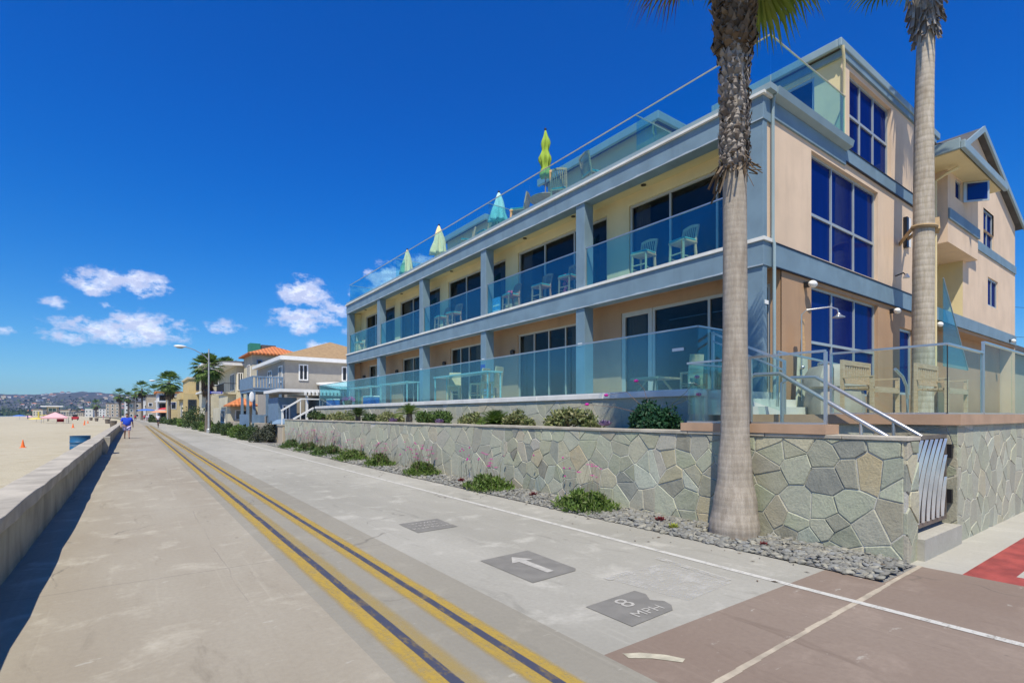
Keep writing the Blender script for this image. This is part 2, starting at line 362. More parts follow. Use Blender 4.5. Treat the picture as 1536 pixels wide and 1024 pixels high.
# ------------------------------------------------------------------ mesh builder
class MB:
    def __init__(s): s.v = []; s.f = []
    def add(s, vs, fs):
        b = len(s.v); s.v += [tuple(v) for v in vs]; s.f += [tuple(b + i for i in f) for f in fs]
        return s
    def box(s, x0, x1, y0, y1, z0, z1):
        x0, x1 = min(x0, x1), max(x0, x1); y0, y1 = min(y0, y1), max(y0, y1); z0, z1 = min(z0, z1), max(z0, z1)
        return s.add([(x0, y0, z0), (x1, y0, z0), (x1, y1, z0), (x0, y1, z0), (x0, y0, z1), (x1, y0, z1), (x1, y1, z1), (x0, y1, z1)],
                     [(0, 3, 2, 1), (4, 5, 6, 7), (0, 1, 5, 4), (1, 2, 6, 5), (2, 3, 7, 6), (3, 0, 4, 7)])
    def quad(s, *p): return s.add(p, [tuple(range(len(p)))])
    def prism(s, poly, a, b, axis='z'):
        """poly: 2d points; extruded from a to b along axis"""
        n = len(poly)
        def P(p, t): return {'z': (p[0], p[1], t), 'y': (p[0], t, p[1]), 'x': (t, p[0], p[1])}[axis]
        vs = [P(p, a) for p in poly] + [P(p, b) for p in poly]
        return s.add(vs, [tuple(range(n)), tuple(range(2 * n - 1, n - 1, -1))] + [(i, (i + 1) % n, n + (i + 1) % n, n + i) for i in range(n)])
    def tube(s, pts, rad, n=8, cap=True):
        pts = [Vector(p) for p in pts]
        if not isinstance(rad, (list, tuple)): rad = [rad] * len(pts)
        base = len(s.v); ref = None
        for i, p in enumerate(pts):
            d = (pts[min(i + 1, len(pts) - 1)] - pts[max(i - 1, 0)]).normalized()
            if ref is None:
                ref = Vector((0, 0, 1)) if abs(d.z) < .9 else Vector((1, 0, 0))
            u = d.cross(ref)
            if u.length < 1e-4: u = d.cross(Vector((0, 1, 0)))
            u.normalize(); w = d.cross(u).normalized()
            if abs(d.z) >= .9 and i == 0: pass
            for k in range(n):
                a = 2 * PI * k / n
                s.v.append(tuple(p + (u * math.cos(a) + w * math.sin(a)) * rad[i]))
        for i in range(len(pts) - 1):
            for k in range(n):
                a = base + i * n + k; b = base + i * n + (k + 1) % n
                s.f.append((a, a + n, b + n, b))
        if cap:
            s.f.append(tuple(base + k for k in range(n)))
            e = base + (len(pts) - 1) * n
            s.f.append(tuple(e + n - 1 - k for k in range(n)))
        return s
    def bar(s, p0, p1, w, h=None):
        """rectangular bar between two points, w x h section"""
        h = h or w; p0, p1 = Vector(p0), Vector(p1); d = (p1 - p0).normalized()
        u = d.cross(Vector((0, 0, 1)))
        if u.length < 1e-3: u = Vector((1, 0, 0))
        u.normalize(); v = u.cross(d).normalized()
        vs = []
        for p in (p0, p1):
            for a, b in ((-1, -1), (1, -1), (1, 1), (-1, 1)):
                vs.append(p + u * a * w / 2 + v * b * h / 2)
        return s.add(vs, [(0, 1, 2, 3), (7, 6, 5, 4), (0, 4, 5, 1), (1, 5, 6, 2), (2, 6, 7, 3), (3, 7, 4, 0)])
    def lathe(s, prof, c=(0, 0, 0), n=16, jit=None):
        b = len(s.v)
        for r, z in prof:
            for k in range(n):
                a = 2 * PI * k / n; rr = r * (jit(k, z) if jit else 1)
                s.v.append((c[0] + rr * math.cos(a), c[1] + rr * math.sin(a), c[2] + z))
        for i in range(len(prof) - 1):
            for k in range(n):
                s.f.append((b + i * n + k, b + i * n + (k + 1) % n, b + (i + 1) * n + (k + 1) % n, b + (i + 1) * n + k))
        s.f.append(tuple(b + n - 1 - k for k in range(n))); e = b + (len(prof) - 1) * n
        s.f.append(tuple(e + k for k in range(n)))
        return s
    def ball(s, c, r, n=12, m=8):
        if not isinstance(r, (tuple, list)): r = (r, r, r)
        b = len(s.v)
        for i in range(1, m):
            t = PI * i / m
            for k in range(n):
                a = 2 * PI * k / n
                s.v.append((c[0] + r[0] * math.sin(t) * math.cos(a), c[1] + r[1] * math.sin(t) * math.sin(a), c[2] + r[2] * math.cos(t)))
        s.v.append((c[0], c[1], c[2] + r[2])); s.v.append((c[0], c[1], c[2] - r[2])); T = len(s.v) - 2; B = T + 1
        for i in range(m - 2):
            for k in range(n):
                s.f.append((b + i * n + k, b + (i + 1) * n + k, b + (i + 1) * n + (k + 1) % n, b + i * n + (k + 1) % n))
        for k in range(n):
            s.f.append((T, b + k, b + (k + 1) % n)); s.f.append((B, b + (m - 2) * n + (k + 1) % n, b + (m - 2) * n + k))
        return s
    def build(s, name, mat, parent=None, smooth=False, bevel=0, sharp=True):
        me = bpy.data.meshes.new(name)
        off = Vector((0, 0, 0)); r = parent
        while r is not None:
            off += r.location; r = r.parent
        vs = np.array(s.v, dtype=np.float64) - np.array(off)
        me.from_pydata(vs.tolist(), [], s.f); me.update()
        if smooth:
            me.polygons.foreach_set('use_smooth', [True] * len(me.polygons))
            if sharp:
                try: me.set_sharp_from_angle(angle=math.radians(40))
                except Exception: pass
        me.materials.append(MT[mat] if isinstance(mat, str) else mat)
        o = bpy.data.objects.new(name, me); COL.objects.link(o); o.parent = parent
        if bevel:
            b = o.modifiers.new('bevel', 'BEVEL'); b.width = bevel; b.segments = 2; b.limit_method = 'ANGLE'
        return o

def arrmesh(name, V, F, mat, parent=None):
    """V (N,3), F (M,k) arrays"""
    me = bpy.data.meshes.new(name)
    off = Vector((0, 0, 0)); r = parent
    while r is not None: off += r.location; r = r.parent
    V = np.asarray(V, dtype=np.float32) - np.array(off, dtype=np.float32)
    F = np.asarray(F, dtype=np.int32); k = F.shape[1]
    me.vertices.add(len(V)); me.vertices.foreach_set('co', V.ravel())
    me.loops.add(F.size); me.loops.foreach_set('vertex_index', F.ravel())
    me.polygons.add(len(F)); me.polygons.foreach_set('loop_start', np.arange(0, F.size, k, dtype=np.int32))
    me.polygons.foreach_set('loop_total', np.full(len(F), k, dtype=np.int32))
    me.update(calc_edges=True); me.validate()
    me.materials.append(MT[mat] if isinstance(mat, str) else mat)
    o = bpy.data.objects.new(name, me); COL.objects.link(o); o.parent = parent
    return o

def tag(o, label=None, cat=None, group=None, kind=None):
    if label: o['label'] = label
    if cat: o['category'] = cat
    if group: o['group'] = group
    if kind: o['kind'] = kind
    return o
def thing(name, label, cat, loc=(0, 0, 0), rz=0, group=None):
    o = bpy.data.objects.new(name, None); COL.objects.link(o); o.empty_display_size = .2
    o.location = loc; o.rotation_euler = (0, 0, rz)
    return tag(o, label, cat, group)
def copy_tree(o, parent=None):
    c = o.copy(); COL.objects.link(c); c.parent = parent
    for ch in list(o.children): copy_tree(ch, c)
    return c
def place(proto, used, loc, rz=0, label=None, sc=1.0):
    o = proto if not used else copy_tree(proto)
    o.location = loc; o.rotation_euler = (0, 0, rz); o.scale = (sc, sc, sc)
    if label: o['label'] = label
    return o
def struct(mb, name, mat): return tag(mb.build(name, mat), kind='structure')

# ------------------------------------------------------------------ ground and walk
def xo(y): return -1.45e-4 * (y - 100) ** 2 if y > 100 else 0.0
YS = [-14, 2.6] + [10 * i for i in range(1, 11)] + [115, 130, 150, 170, 190, 210, 240, 270, 300, 340, 380, 420, 460]
def strip(name, mat, xa, xb, z, y0=-14, y1=460, zb=None):
    ys = [y0] + [y for y in YS if y0 < y < y1] + [y1]
    m = MB()
    for a, b in zip(ys[:-1], ys[1:]):
        m.quad((xa + xo(a), a, z), (xb + xo(a), a, z), (xb + xo(b), b, z), (xa + xo(b), b, z))
    return struct(m, name, mat)
g = MB().quad((-3400, -200, -.14), (3400, -200, -.14), (3400, 4300, -.14), (-3400, 4300, -.14)); struct(g, 'beach_sand', 'sand')
m = MB()
oc = [(-3400, -200), (-90, -200), (-72, 200), (-95, 500), (-170, 1500), (-330, 2300), (-3400, 2300)]
m.add([(x, y, -.10) for x, y in oc], [tuple(range(len(oc)))]); struct(m, 'ocean', 'water')
strip('boardwalk', 'walk_tan', -1.1, 1.35, 0)
strip('boardwalk_middle', 'walk_mid', 1.35, 2.70, 0)
strip('boardwalk_bike_lane', 'walk_light', 2.70, 6.15, .0, 2.6)
strip('verge', 'graveldirt', 6.15, 9.5, -.004, 2.05)
struct(MB().box(2.70, 7.15, -14, 2.6, -.2, 0).add([], []), 'brown_plaza', 'walk_brown') if False else None
struct(MB().quad((2.70, -14, 0), (7.15, -14, 0), (7.15, 2.05, 0), (2.70, 2.05, 0)).quad((2.70, 2.05, 0), (6.15, 2.05, 0), (6.15, 2.6, 0), (2.70, 2.6, 0)), 'brown_crossing', 'walk_brown')
struct(MB().quad((7.15, 1.66, 0), (60, 1.66, 0), (60, 2.3, 0), (7.15, 2.3, 0)).quad((7.5, -14, 0), (60, -14, 0), (60, 1.3, 0), (7.5, 1.3, 0)), 'sidewalk', 'sidewalk')
struct(MB().quad((7.15, 1.3, 0), (60, 1.3, 0), (60, 1.66, 0), (7.15, 1.66, 0)).quad((7.15, -14, 0), (7.5, -14, 0), (7.5, 1.3, 0), (7.15, 1.3, 0)), 'red_kerb_paint', 'kerb_red')
struct(MB().quad((6.4, -30, -.06), (70, -30, -.06), (70, 420, -.06), (6.4, 420, -.06)), 'town_ground', 'soil')
# pale expansion joint and white chip
jj = MB(); px = 2.75
while px < 7.1:
    w = .028 + .012 * rnd.random(); y = 1.90 + .03 * (px - 2.75) + .008 * rnd.random()
    w *= .7; jj.quad((px, y - w, .002), (px + .26, y - w + .006, .002), (px + .26, y + w + .004, .002), (px, y + w, .002)); px += .26
struct(jj, 'expansion_joint', 'joint')
struct(MB().add([(2.80, 2.46, .004), (2.93, 2.36, .004), (3.05, 2.20, .004), (3.11, 2.22, .004), (3.05, 2.34, .004), (2.93, 2.47, .004), (2.82, 2.53, .004)], [tuple(range(7))]), 'concrete_patch', 'patch')
# painted lines
Y_ = (.50, .33, .04); N_ = (.05, .055, .085)
MT['linesa'] = striped_paint('linesa', 1.4, 2.0, [(1.525, 1.632, Y_, .74, .06), (1.705, 1.79, (.40, .30, .10), .5, .06), (1.632, 1.705, N_, 1.2, .006)], None)
MT['linesb'] = striped_paint('linesb', 2.0, 2.5, [(2.07, 2.16, Y_, .70, .05), (2.224, 2.305, Y_, .72, .04), (2.16, 2.224, N_, 1.2, .006)], None)
strip('centre_line', 'linesa', 1.38, 1.92, .004, -14, 99); strip('centre_line', 'linesb', 1.92, 2.42, .004, -14, 99)
strip('edge_line', 'white_paint', 5.275, 5.36, .004, -14, 300)
# repainted ghost patch, pads, lettering
struct(MB().quad((3.98, 3.80, .004), (4.95, 3.80, .004), (4.90, 2.95, .004), (4.1, 2.9, .004)), 'faded_paint_patch', 'ghost_paint')
struct(MB().quad((4.9, 3.0, .008), (4.99, 3.0, .008), (5.08, 3.98, .008), (4.98, 3.98, .008)).quad((3.95, 3.72, .008), (4.35, 3.74, .008), (4.35, 3.84, .008), (3.95, 3.82, .008)), 'faded_paint_bars', 'ghost_paint')
def pad(poly): struct(MB().add([(x, y, .005) for x, y in poly], [tuple(range(len(poly)))]), 'painted_pad', 'pad')
pad([(3.24, 2.81), (3.80, 2.84), (3.89, 2.92), (3.92, 3.02), (3.84, 3.12), (3.93, 3.24), (3.92, 3.37), (3.24, 3.34)])
pad([(3.27, 4.13), (3.90, 4.18), (3.96, 4.24), (4.00, 5.16), (3.27, 5.12)])
pad([(3.32, 6.86), (4.00, 6.90), (4.03, 7.62), (3.34, 7.58)])
def lettering(txt, x, y, z, size, name='painted_word', sx=1.0, rot=0, mat='pad_text', ext=.0):
    cu = bpy.data.curves.new('t', 'FONT'); cu.body = txt; cu.size = size; cu.align_x = 'CENTER'; cu.align_y = 'CENTER'; cu.extrude = ext;
    o = bpy.data.objects.new('t', cu); COL.objects.link(o)
    dg = bpy.context.evaluated_depsgraph_get(); me = bpy.data.meshes.new_from_object(o.evaluated_get(dg))
    bpy.data.objects.remove(o)
    q = bpy.data.objects.new(name, me); COL.objects.link(q); me.materials.clear(); me.materials.append(MT[mat])
    q.location = (x, y, z); q.rotation_euler = (0, 0, rot); q.scale = (sx, 1, 1)
    return tag(q, kind='structure')
lettering('8', 3.58, 3.185, .009, .27, sx=1.1); lettering('MPH', 3.60, 2.945, .009, .16, sx=1.15)
for i, w in enumerate(('SLOWER', 'TRAFFIC', 'KEEP RIGHT')): lettering(w, 3.68, 7.42 - .17 * i, .009, .13, sx=.95)
ar = [(-.05, 0), (.05, 0), (.05, .5), (.15, .5), (0, .72), (-.15, .5), (-.05, .5)]
struct(MB().add([(3.65 + x, 4.30 + y, .009) for x, y in ar], [tuple(range(7))]), 'painted_arrow', 'pad_text')

# ------------------------------------------------------------------ beach wall
w = thing('beach_wall', 'long low weathered concrete wall between the sand and the boardwalk', 'wall', (-1.2, 0, 0))
def wallstrip(m, xa, xb, z0, z1, y0, y1, jit=.012):
    ys = list(np.arange(y0, min(60, y1), .7)) + [y for y in YS if y > 60 and y < y1] + [y1]
    pr = None
    for i, y in enumerate(ys):
        j = (rnd.random() - .5) * jit * (1 if y < 60 else 0)
        t = (rnd.random() - .5) * jit
        b = len(m.v); o = xo(y)
        m.v += [(xa + o, y, z0), (xb + o + j, y, z0), (xb + o + t, y, z1 + j * .6), (xa + o, y, z1 + j * .6)]
        if pr is not None:
            for k in range(4): m.f.append((pr + k, pr + (k + 1) % 4, b + (k + 1) % 4, b + k))
        else: m.f.append((b, b + 1, b + 2, b + 3))
        pr = b
    m.f.append((pr + 3, pr + 2, pr + 1, pr))
m = MB(); wallstrip(m, -1.30, -1.06, -.2, .56, -14, 455); m.build('wall_body', 'wallcon', w)
m = MB(); wallstrip(m, -1.42, -1.01, .56, .73, -14, 455, .03); m.build('wall_cap', 'wallcap', w, bevel=.012)
m = MB()
for yy in (28.6, 66, 103, 140): m.prism([(-1.06 + xo(yy), 0), (-.92 + xo(yy), 0), (-.80 + xo(yy), .5), (-.80 + xo(yy), .74), (-1.06 + xo(yy), .74)], yy, yy + .75, 'y')
m.build('wall_buttress', 'wallcap', w)

# ------------------------------------------------------------------ flagstones
def clip(poly, nx, ny, d):
    out = []; n = len(poly)
    for i in range(n):
        a, b = poly[i], poly[(i + 1) % n]
        da = a[0] * nx + a[1] * ny - d; db = b[0] * nx + b[1] * ny - d
        if da <= 0: out.append(a)
        if da * db < 0:
            t = da / (da - db); out.append((a[0] + t * (b[0] - a[0]), a[1] + t * (b[1] - a[1])))
    return out
def flagstones(mb, W, H, cell, mapf, gap=.011, depth=.020, seed=1, ax=1.15):
    """mapf(u,v,d) -> world point; stones stand out by depth"""
    r = random.Random(seed); pts = []
    nx = max(1, int(W / (cell * ax))); ny = max(1, int(H / (cell * .9)))
    for i in range(-1, nx + 1):
        for j in range(-1, ny + 1):
            if r.random() < .27: continue
            pts.append(((i + .5 + (r.random() - .5) * 1.3 + (.5 if j % 2 else 0) * .7) * W / nx, (j + .5 + (r.random() - .5) * 1.25) * H / ny))
    for i, p in enumerate(pts):
        poly = [(.004, .004), (W - .004, .004), (W - .004, H - .004), (.004, H - .004)]
        if not (-cell * .6 < p[0] < W + cell * .6 and -cell * .6 < p[1] < H + cell * .6): continue
        gp = gap * (.35 + 1.2 * r.random() ** 2)
        for q in pts:
            dx, dy = q[0] - p[0], q[1] - p[1]; L = math.hypot(dx, dy)
            if q is p or L > cell * 4 or L < 1e-6: continue
            dx /= L; dy /= L
            poly = clip(poly, dx, dy, (p[0] + q[0]) / 2 * dx + (p[1] + q[1]) / 2 * dy - gp / 2)
            if len(poly) < 3: break
        if len(poly) < 3: continue
        cx = sum(a for a, b in poly) / len(poly); cy = sum(b for a, b in poly) / len(poly)
        area = abs(sum(poly[k][0] * poly[(k + 1) % len(poly)][1] - poly[(k + 1) % len(poly)][0] * poly[k][1] for k in range(len(poly)))) / 2
        if area < .0012: continue
        # roughen edges: subdivide and jitter
        pp = []
        for k in range(len(poly)):
            a, b = poly[k], poly[(k + 1) % len(poly)]; L = math.hypot(b[0] - a[0], b[1] - a[1])
            pp.append(a)
            ns = int(L / .09)
            for q in range(1, ns):
                t = q / ns; pp.append((a[0] + (b[0] - a[0]) * t + (r.random() - .5) * .007, a[1] + (b[1] - a[1]) * t + (r.random() - .5) * .007))
        pp = [(min(max(a, .002), W - .002), min(max(b, .002), H - .002)) for a, b in pp]
        n = len(pp); dd = depth * (.55 + .8 * r.random()); tx = (r.random() - .5) * .05; ty = (r.random() - .5) * .05
        rr = max(.1, math.sqrt(area)); sh = 1 - .018 / rr
        base = [mapf(a, b, -.02) for a, b in pp]
        mid = [mapf(cx + (a - cx) * (1 - .004 / rr), cy + (b - cy) * (1 - .004 / rr), max(.006, dd * .7 + (a - cx) * tx + (b - cy) * ty)) for a, b in pp]
        top = [mapf(cx + (a - cx) * sh, cy + (b - cy) * sh, max(.013, dd + (a - cx) * tx + (b - cy) * ty)) for a, b in pp]
        mb.add(base + mid + top, [(i, (i + 1) % n, n + (i + 1) % n, n + i) for i in range(n)] + [(n + i, n + (i + 1) % n, 2 * n + (i + 1) % n, 2 * n + i) for i in range(n)] + [tuple(range(2 * n, 3 * n))])

def westmap(X, Y1, z0):   # u runs from Y1 southwards
    return lambda u, v, d: (X - d, Y1 - u, z0 + v)
def southmap(Y, X0, z0): return lambda u, v, d: (X0 + u, Y - d, z0 + v)

sw = thing('stone_wall', 'lower flagstone retaining wall along the gravel strip, behind the near palm trunk', 'wall', (7.25, 17, 0))
MB().box(7.092, 7.45, 2.145, 32, -.1, 1.40).build('wall_core', 'mortar', sw)
m = MB(); flagstones(m, 7.88, 1.43, .25, westmap(7.10, 10.04, -.03), seed=3); m.build('stone_facing', 'stone', sw)
m = MB(); flagstones(m, 21.96, 1.43, .33, westmap(7.10, 32.0, -.03), seed=5, gap=.012, depth=.018); m.build('stone_facing', 'stone_pale', sw)
m = MB(); flagstones(m, .37, 1.43, .20, southmap(2.146, 7.085, -.03), seed=18, ax=1.0); m.build('stone_facing', 'stone', sw)
m = MB(); y = 2.11
while y < 32:
    L = .5 + rnd.random() * .9; y2 = min(32, y + L)
    m.box(7.055 + rnd.random() * .012, 7.48, y + .003, y2 - .004, 1.402, 1.447 + rnd.random() * .006); y = y2
m.build('wall_cap', 'wallcap', sw, bevel=.006)
# the terrace wall right of the gate
sr = thing('stone_wall', 'flagstone wall right of the metal gate, running along the sidewalk', 'wall', (14, 2.2, 0))
MB().box(8.862, 34, 2.112, 2.42, -.1, 1.56).box(8.862, 9.1, 2.42, 6.3, -.1, 1.56).build('wall_core', 'mortar', sr)
m = MB(); flagstones(m, 16, 1.58, .28, southmap(2.12, 8.85, -.03), seed=12, gap=.008, depth=.012, ax=.9); m.build('stone_facing', 'stone_pale', sr)
m = MB(); flagstones(m, 3.9, 1.58, .42, westmap(8.87, 6.0, -.03), seed=14); m.build('stone_facing', 'stone', sr)
# upper wall behind planting
su = thing('stone_wall', 'upper pale flagstone wall with white ledge below the terrace glass, behind the planting bed', 'wall', (8.8, 18, 1.3))
MB().box(8.712, 9.0, 6.0, 31.6, 1.2, 2.06).build('wall_core', 'mortar', su)
m = MB(); flagstones(m, 25.5, .78, .40, westmap(8.72, 31.55, 1.3), seed=21, gap=.010, depth=.016); m.build('stone_facing', 'stone_pale', su)
m = MB(); y = 5.98
while y < 31.6:
    y2 = min(31.62, y + 2.4); m.box(8.66, 9.06, y + .004, y2 - .004, 2.065, 2.19); y = y2
m.build('ledge', 'white', su, bevel=.01)
# planting bed soil, gravel
struct(MB().box(7.41, 8.71, 6.3, 31.9, -.05, 1.38), 'planting_bed', 'soil')
struct(MB().quad((6.15, 2.13, .012), (7.09, 2.07, .012), (7.09, 32, .012), (6.15, 32, .012)), 'gravel_bed', 'graveldirt')
def pebbles():
    r = np.random.RandomState(3)
    ph = (1 + 5 ** .5) / 2
    iv = np.array([(-1, ph, 0), (1, ph, 0), (-1, -ph, 0), (1, -ph, 0), (0, -1, ph), (0, 1, ph), (0, -1, -ph), (0, 1, -ph), (ph, 0, -1), (ph, 0, 1), (-ph, 0, -1), (-ph, 0, 1)], float); iv /= np.linalg.norm(iv[0])
    it = [(0, 11, 5), (0, 5, 1), (0, 1, 7), (0, 7, 10), (0, 10, 11), (1, 5, 9), (5, 11, 4), (11, 10, 2), (10, 7, 6), (7, 1, 8), (3, 9, 4), (3, 4, 2), (3, 2, 6), (3, 6, 8), (3, 8, 9), (4, 9, 5), (2, 4, 11), (6, 2, 10), (8, 6, 7), (9, 8, 1)]
    # one subdivision
    vs = [tuple(x) for x in iv]; cache = {}; fs = []
    def midp(a, b):
        k = (min(a, b), max(a, b))
        if k not in cache:
            p = np.array(vs[a]) + np.array(vs[b]); p /= np.linalg.norm(p); vs.append(tuple(p)); cache[k] = len(vs) - 1
        return cache[k]
    for a, b, c in it:
        x, y, z = midp(a, b), midp(b, c), midp(c, a); fs += [(a, x, z), (b, y, x), (c, z, y), (x, y, z)]
    HV = np.array(vs); HF = np.array(fs); LV = iv; LF = np.array(it)
    Vs, Fs = [], []; nb = 0
    def scatter(n, y0, y1, V0, F0, smin, smax, layers=1):
        nonlocal nb
        for i in range(n):
            y = r.uniform(y0, y1); x = r.uniform(6.17 + .02 * r.randn(), 7.06)
            if abs(y - 4.05) < .36 and abs(x - 6.80) < .36: continue
            s = r.uniform(smin, smax); sc = np.array([s * r.uniform(.9, 1.6), s * r.uniform(.7, 1.1), s * r.uniform(.35, .6)])
            a = r.uniform(0, 2 * PI); ca, sa = math.cos(a), math.sin(a)
            P = V0 * sc * (1 + .12 * r.randn(len(V0), 1)); t = r.uniform(-.35, .35)
            P = np.c_[P[:, 0] * ca - P[:, 1] * sa, P[:, 0] * sa + P[:, 1] * ca, P[:, 2] + P[:, 0] * t]
            edge = min(1, (x - 6.12) / .25)
            P += (x, y, .012 + (r.uniform(0.2, 1) * .05) * edge)
            Vs.append(P); Fs.append(F0 + nb); nb += len(P)
    scatter(3000, 2.1, 6.6, HV, HF, .020, .042); scatter(500, 2.1, 6.6, HV, HF, .04, .058)
    scatter(2200, 6.6, 12, LV, LF, .025, .05); scatter(2600, 12, 32, LV, LF, .03, .07)
    o = arrmesh('pebbles', np.concatenate(Vs), np.concatenate(Fs), 'pebble')
    tag(o, 'grey river pebbles covering the strip at the foot of the stone wall', 'pebbles', kind='stuff')
    o.data.polygons.foreach_set('use_smooth', [True] * len(o.data.polygons))
pebbles()

m = MB(); r = random.Random(17)
for i in range(140):
    x = 6.05 + r.random() ** 2 * -.9 if r.random() < .35 else r.uniform(6.15, 7.05); y = 2.2 + r.random() ** 1.5 * 18; a = r.random() * 6.28; L_ = .012 + r.random() * .03
    z = .006 if x < 6.15 else .075; c, q = math.cos(a) * L_, math.sin(a) * L_
    m.quad((x - c, y - q, z), (x + q * .4, y - c * .4, z + .004), (x + c, y + q, z + .002), (x - q * .4, y + c * .4, z + .006))
tag(m.build('leaf_litter', 'deadfrond'), 'scattered dry leaf bits on the pebbles and kerb edge', 'litter', kind='stuff')
# stairs, landing, patios (ground surfaces of the terrace)
m = MB()
struct(MB().box(7.42, 8.86, 2.06, 2.72, -.1, .25), 'gate_step', 'sidewalk')
m = MB(); z = .25; y = 2.72
while z < 1.4:
    m.box(7.42, 8.86, y, 6.2, z - .0, z + .165); z += .165; y += .27
struct(m, 'garden_stairs', 'sidewalk')
struct(MB().box(9.11, 34, 2.43, 5.69, .1, 1.695), 'lower_patio', 'sidewalk')
struct(MB().box(9.07, 11.39, 6.05, 31.6, .1, 2.18), 'terrace', 'whitewall')
m = MB()
for i in range(3): m.box(9.2, 11.38, 5.1 + .28 * i, 6.049, 1.70 + .16 * i, 1.70 + .16 * (i + 1) - .002)
struct(m, 'terrace_steps', 'whitewall')
struct(MB().box(8.80, 9.16, 2.06, 5.2, 1.565, 1.71).box(9.16, 34, 2.06, 2.46, 1.565, 1.71), 'terrace_edge_slab', 'slab')
struct(MB().box(7.05, 7.45, 2.98, 5.12, 1.452, 1.575), 'landing_edge_slab', 'slab')

# ------------------------------------------------------------------ wall/window builders
def wall_quads(m, face, at, a0, a1, z0, z1, holes, depth=.14):
    """outer skin of a wall with real openings. face 'S' (plane y=at, a=x) or 'W' (plane x=at, a=y)"""
    xs = sorted({a0, a1, *[h[0] for h in holes], *[h[1] for h in holes]}); zs = sorted({z0, z1, *[h[2] for h in holes], *[h[3] for h in holes]})
    P = (lambda a, z, d: (a, at + d, z)) if face == 'S' else (lambda a, z, d: (at + d, a, z))
    def q(*p):
        p = list(p)
        if face == 'W': p.reverse()
        m.quad(*p)
    for i in range(len(xs) - 1):
        for j in range(len(zs) - 1):
            cx = (xs[i] + xs[i + 1]) / 2; cz = (zs[j] + zs[j + 1]) / 2
            if any(h[0] < cx < h[1] and h[2] < cz < h[3] for h in holes): continue
            q(P(xs[i], zs[j], 0), P(xs[i + 1], zs[j], 0), P(xs[i + 1], zs[j + 1], 0), P(xs[i], zs[j + 1], 0))
    for h in holes:
        a, b, c, d = h[:4]
        q(P(a, c, 0), P(a, c, depth), P(b, c, depth), P(b, c, 0)); q(P(a, d, 0), P(b, d, 0), P(b, d, depth), P(a, d, depth))
        q(P(a, c, 0), P(a, d, 0), P(a, d, depth), P(a, c, depth)); q(P(b, c, 0), P(b, c, depth), P(b, d, depth), P(b, d, 0))
def window(parent, face, at, a0, a1, z0, z1, cols=(), rows=(), fr=.06, fm='frame', gm='winblue', inset=.05, name='window', label=None):
    """frame with pane; frame front stands inset behind the wall face"""
    m = MB()
    def bx(a, b, c, d, d0, d1, mb=m):
        if face == 'S': mb.box(a, b, at + d0, at + d1, c, d)
        else: mb.box(at + d0, at + d1, a, b, c, d)
    i0, i1 = inset, inset + .07
    bx(a0, a0 + fr, z0, z1, i0, i1); bx(a1 - fr, a1, z0, z1, i0, i1)
    bx(a0 + fr, a1 - fr, z0, z0 + fr, i0, i1); bx(a0 + fr, a1 - fr, z1 - fr, z1, i0, i1)
    rr = [z0 + fr] + [r for r in rows] + [z1 - fr]
    for r in rows: bx(a0 + fr, a1 - fr, r - fr * .55, r + fr * .55, i0 + .004, i1)
    for c in cols:
        for k in range(len(rr) - 1):
            lo = rr[k] + (fr * .55 if k else 0); hi = rr[k + 1] - (fr * .55 if k < len(rr) - 2 else 0)
            bx(c - fr * .4, c + fr * .4, lo, hi, i0 + .002, i1)
    o = m.build(name, fm, parent)
    if label: o['label'] = label
    p = MB(); bx(a0 + fr * .5, a1 - fr * .5, z0 + fr * .5, z1 - fr * .5, i1 - .03, i1 - .015, p); p.build('pane', gm, o)
    return o
def railing(parent, pts, z0, z1, gm='teal', rail='steel', post=False, name='glass_railing', seg=1.6, r=.022, ends=True, label=None):
    """frame mesh = rail and shoe; child panes"""
    m = MB(); gl = MB(); jm = MB()
    for (x0, y0), (x1, y1) in zip(pts[:-1], pts[1:]):
        L = math.hypot(x1 - x0, y1 - y0); n = max(1, round(L / seg))
        ux, uy = (x1 - x0) / L, (y1 - y0) / L; nx, ny = -uy * .006, ux * .006
        for i in range(n):
            a = i * L / n + .006; b = (i + 1) * L / n - .006
            p = [(x0 + ux * a + nx, y0 + uy * a + ny), (x0 + ux * b + nx, y0 + uy * b + ny), (x0 + ux * b - nx, y0 + uy * b - ny), (x0 + ux * a - nx, y0 + uy * a - ny)]
            gl.prism(p, z0, z1 - .02)
            if post and 0 < i: m.tube([(x0 + ux * i * L / n, y0 + uy * i * L / n, z0), (x0 + ux * i * L / n, y0 + uy * i * L / n, z1)], .018)
        m.bar((x0, y0, z1), (x1, y1, z1), r * 2.2, r * 1.3)
        if name != 'roof_divider': m.bar((x0, y0, z0 + .012), (x1, y1, z0 + .012), .04, .024)
    if ends:
        for k in ((0, -1) if len(pts) > 1 else ()):
            x, y = pts[k]; m.bar((x, y, z0), (x, y, z1 - .01), .035)
    o = m.build(name, rail, parent)
    if label: o['label'] = label
    gl.build('glass_panel', gm, o); return o

# ------------------------------------------------------------------ the condominium
cb = thing('beach_condominium', 'long beige and blue grey apartment building with glass balconies, nearest on the right', 'building', (10.6, 5.7, 0))
YC = [5.7, 10.98, 16.2, 21.4, 26.5, 31.35]     # column lines
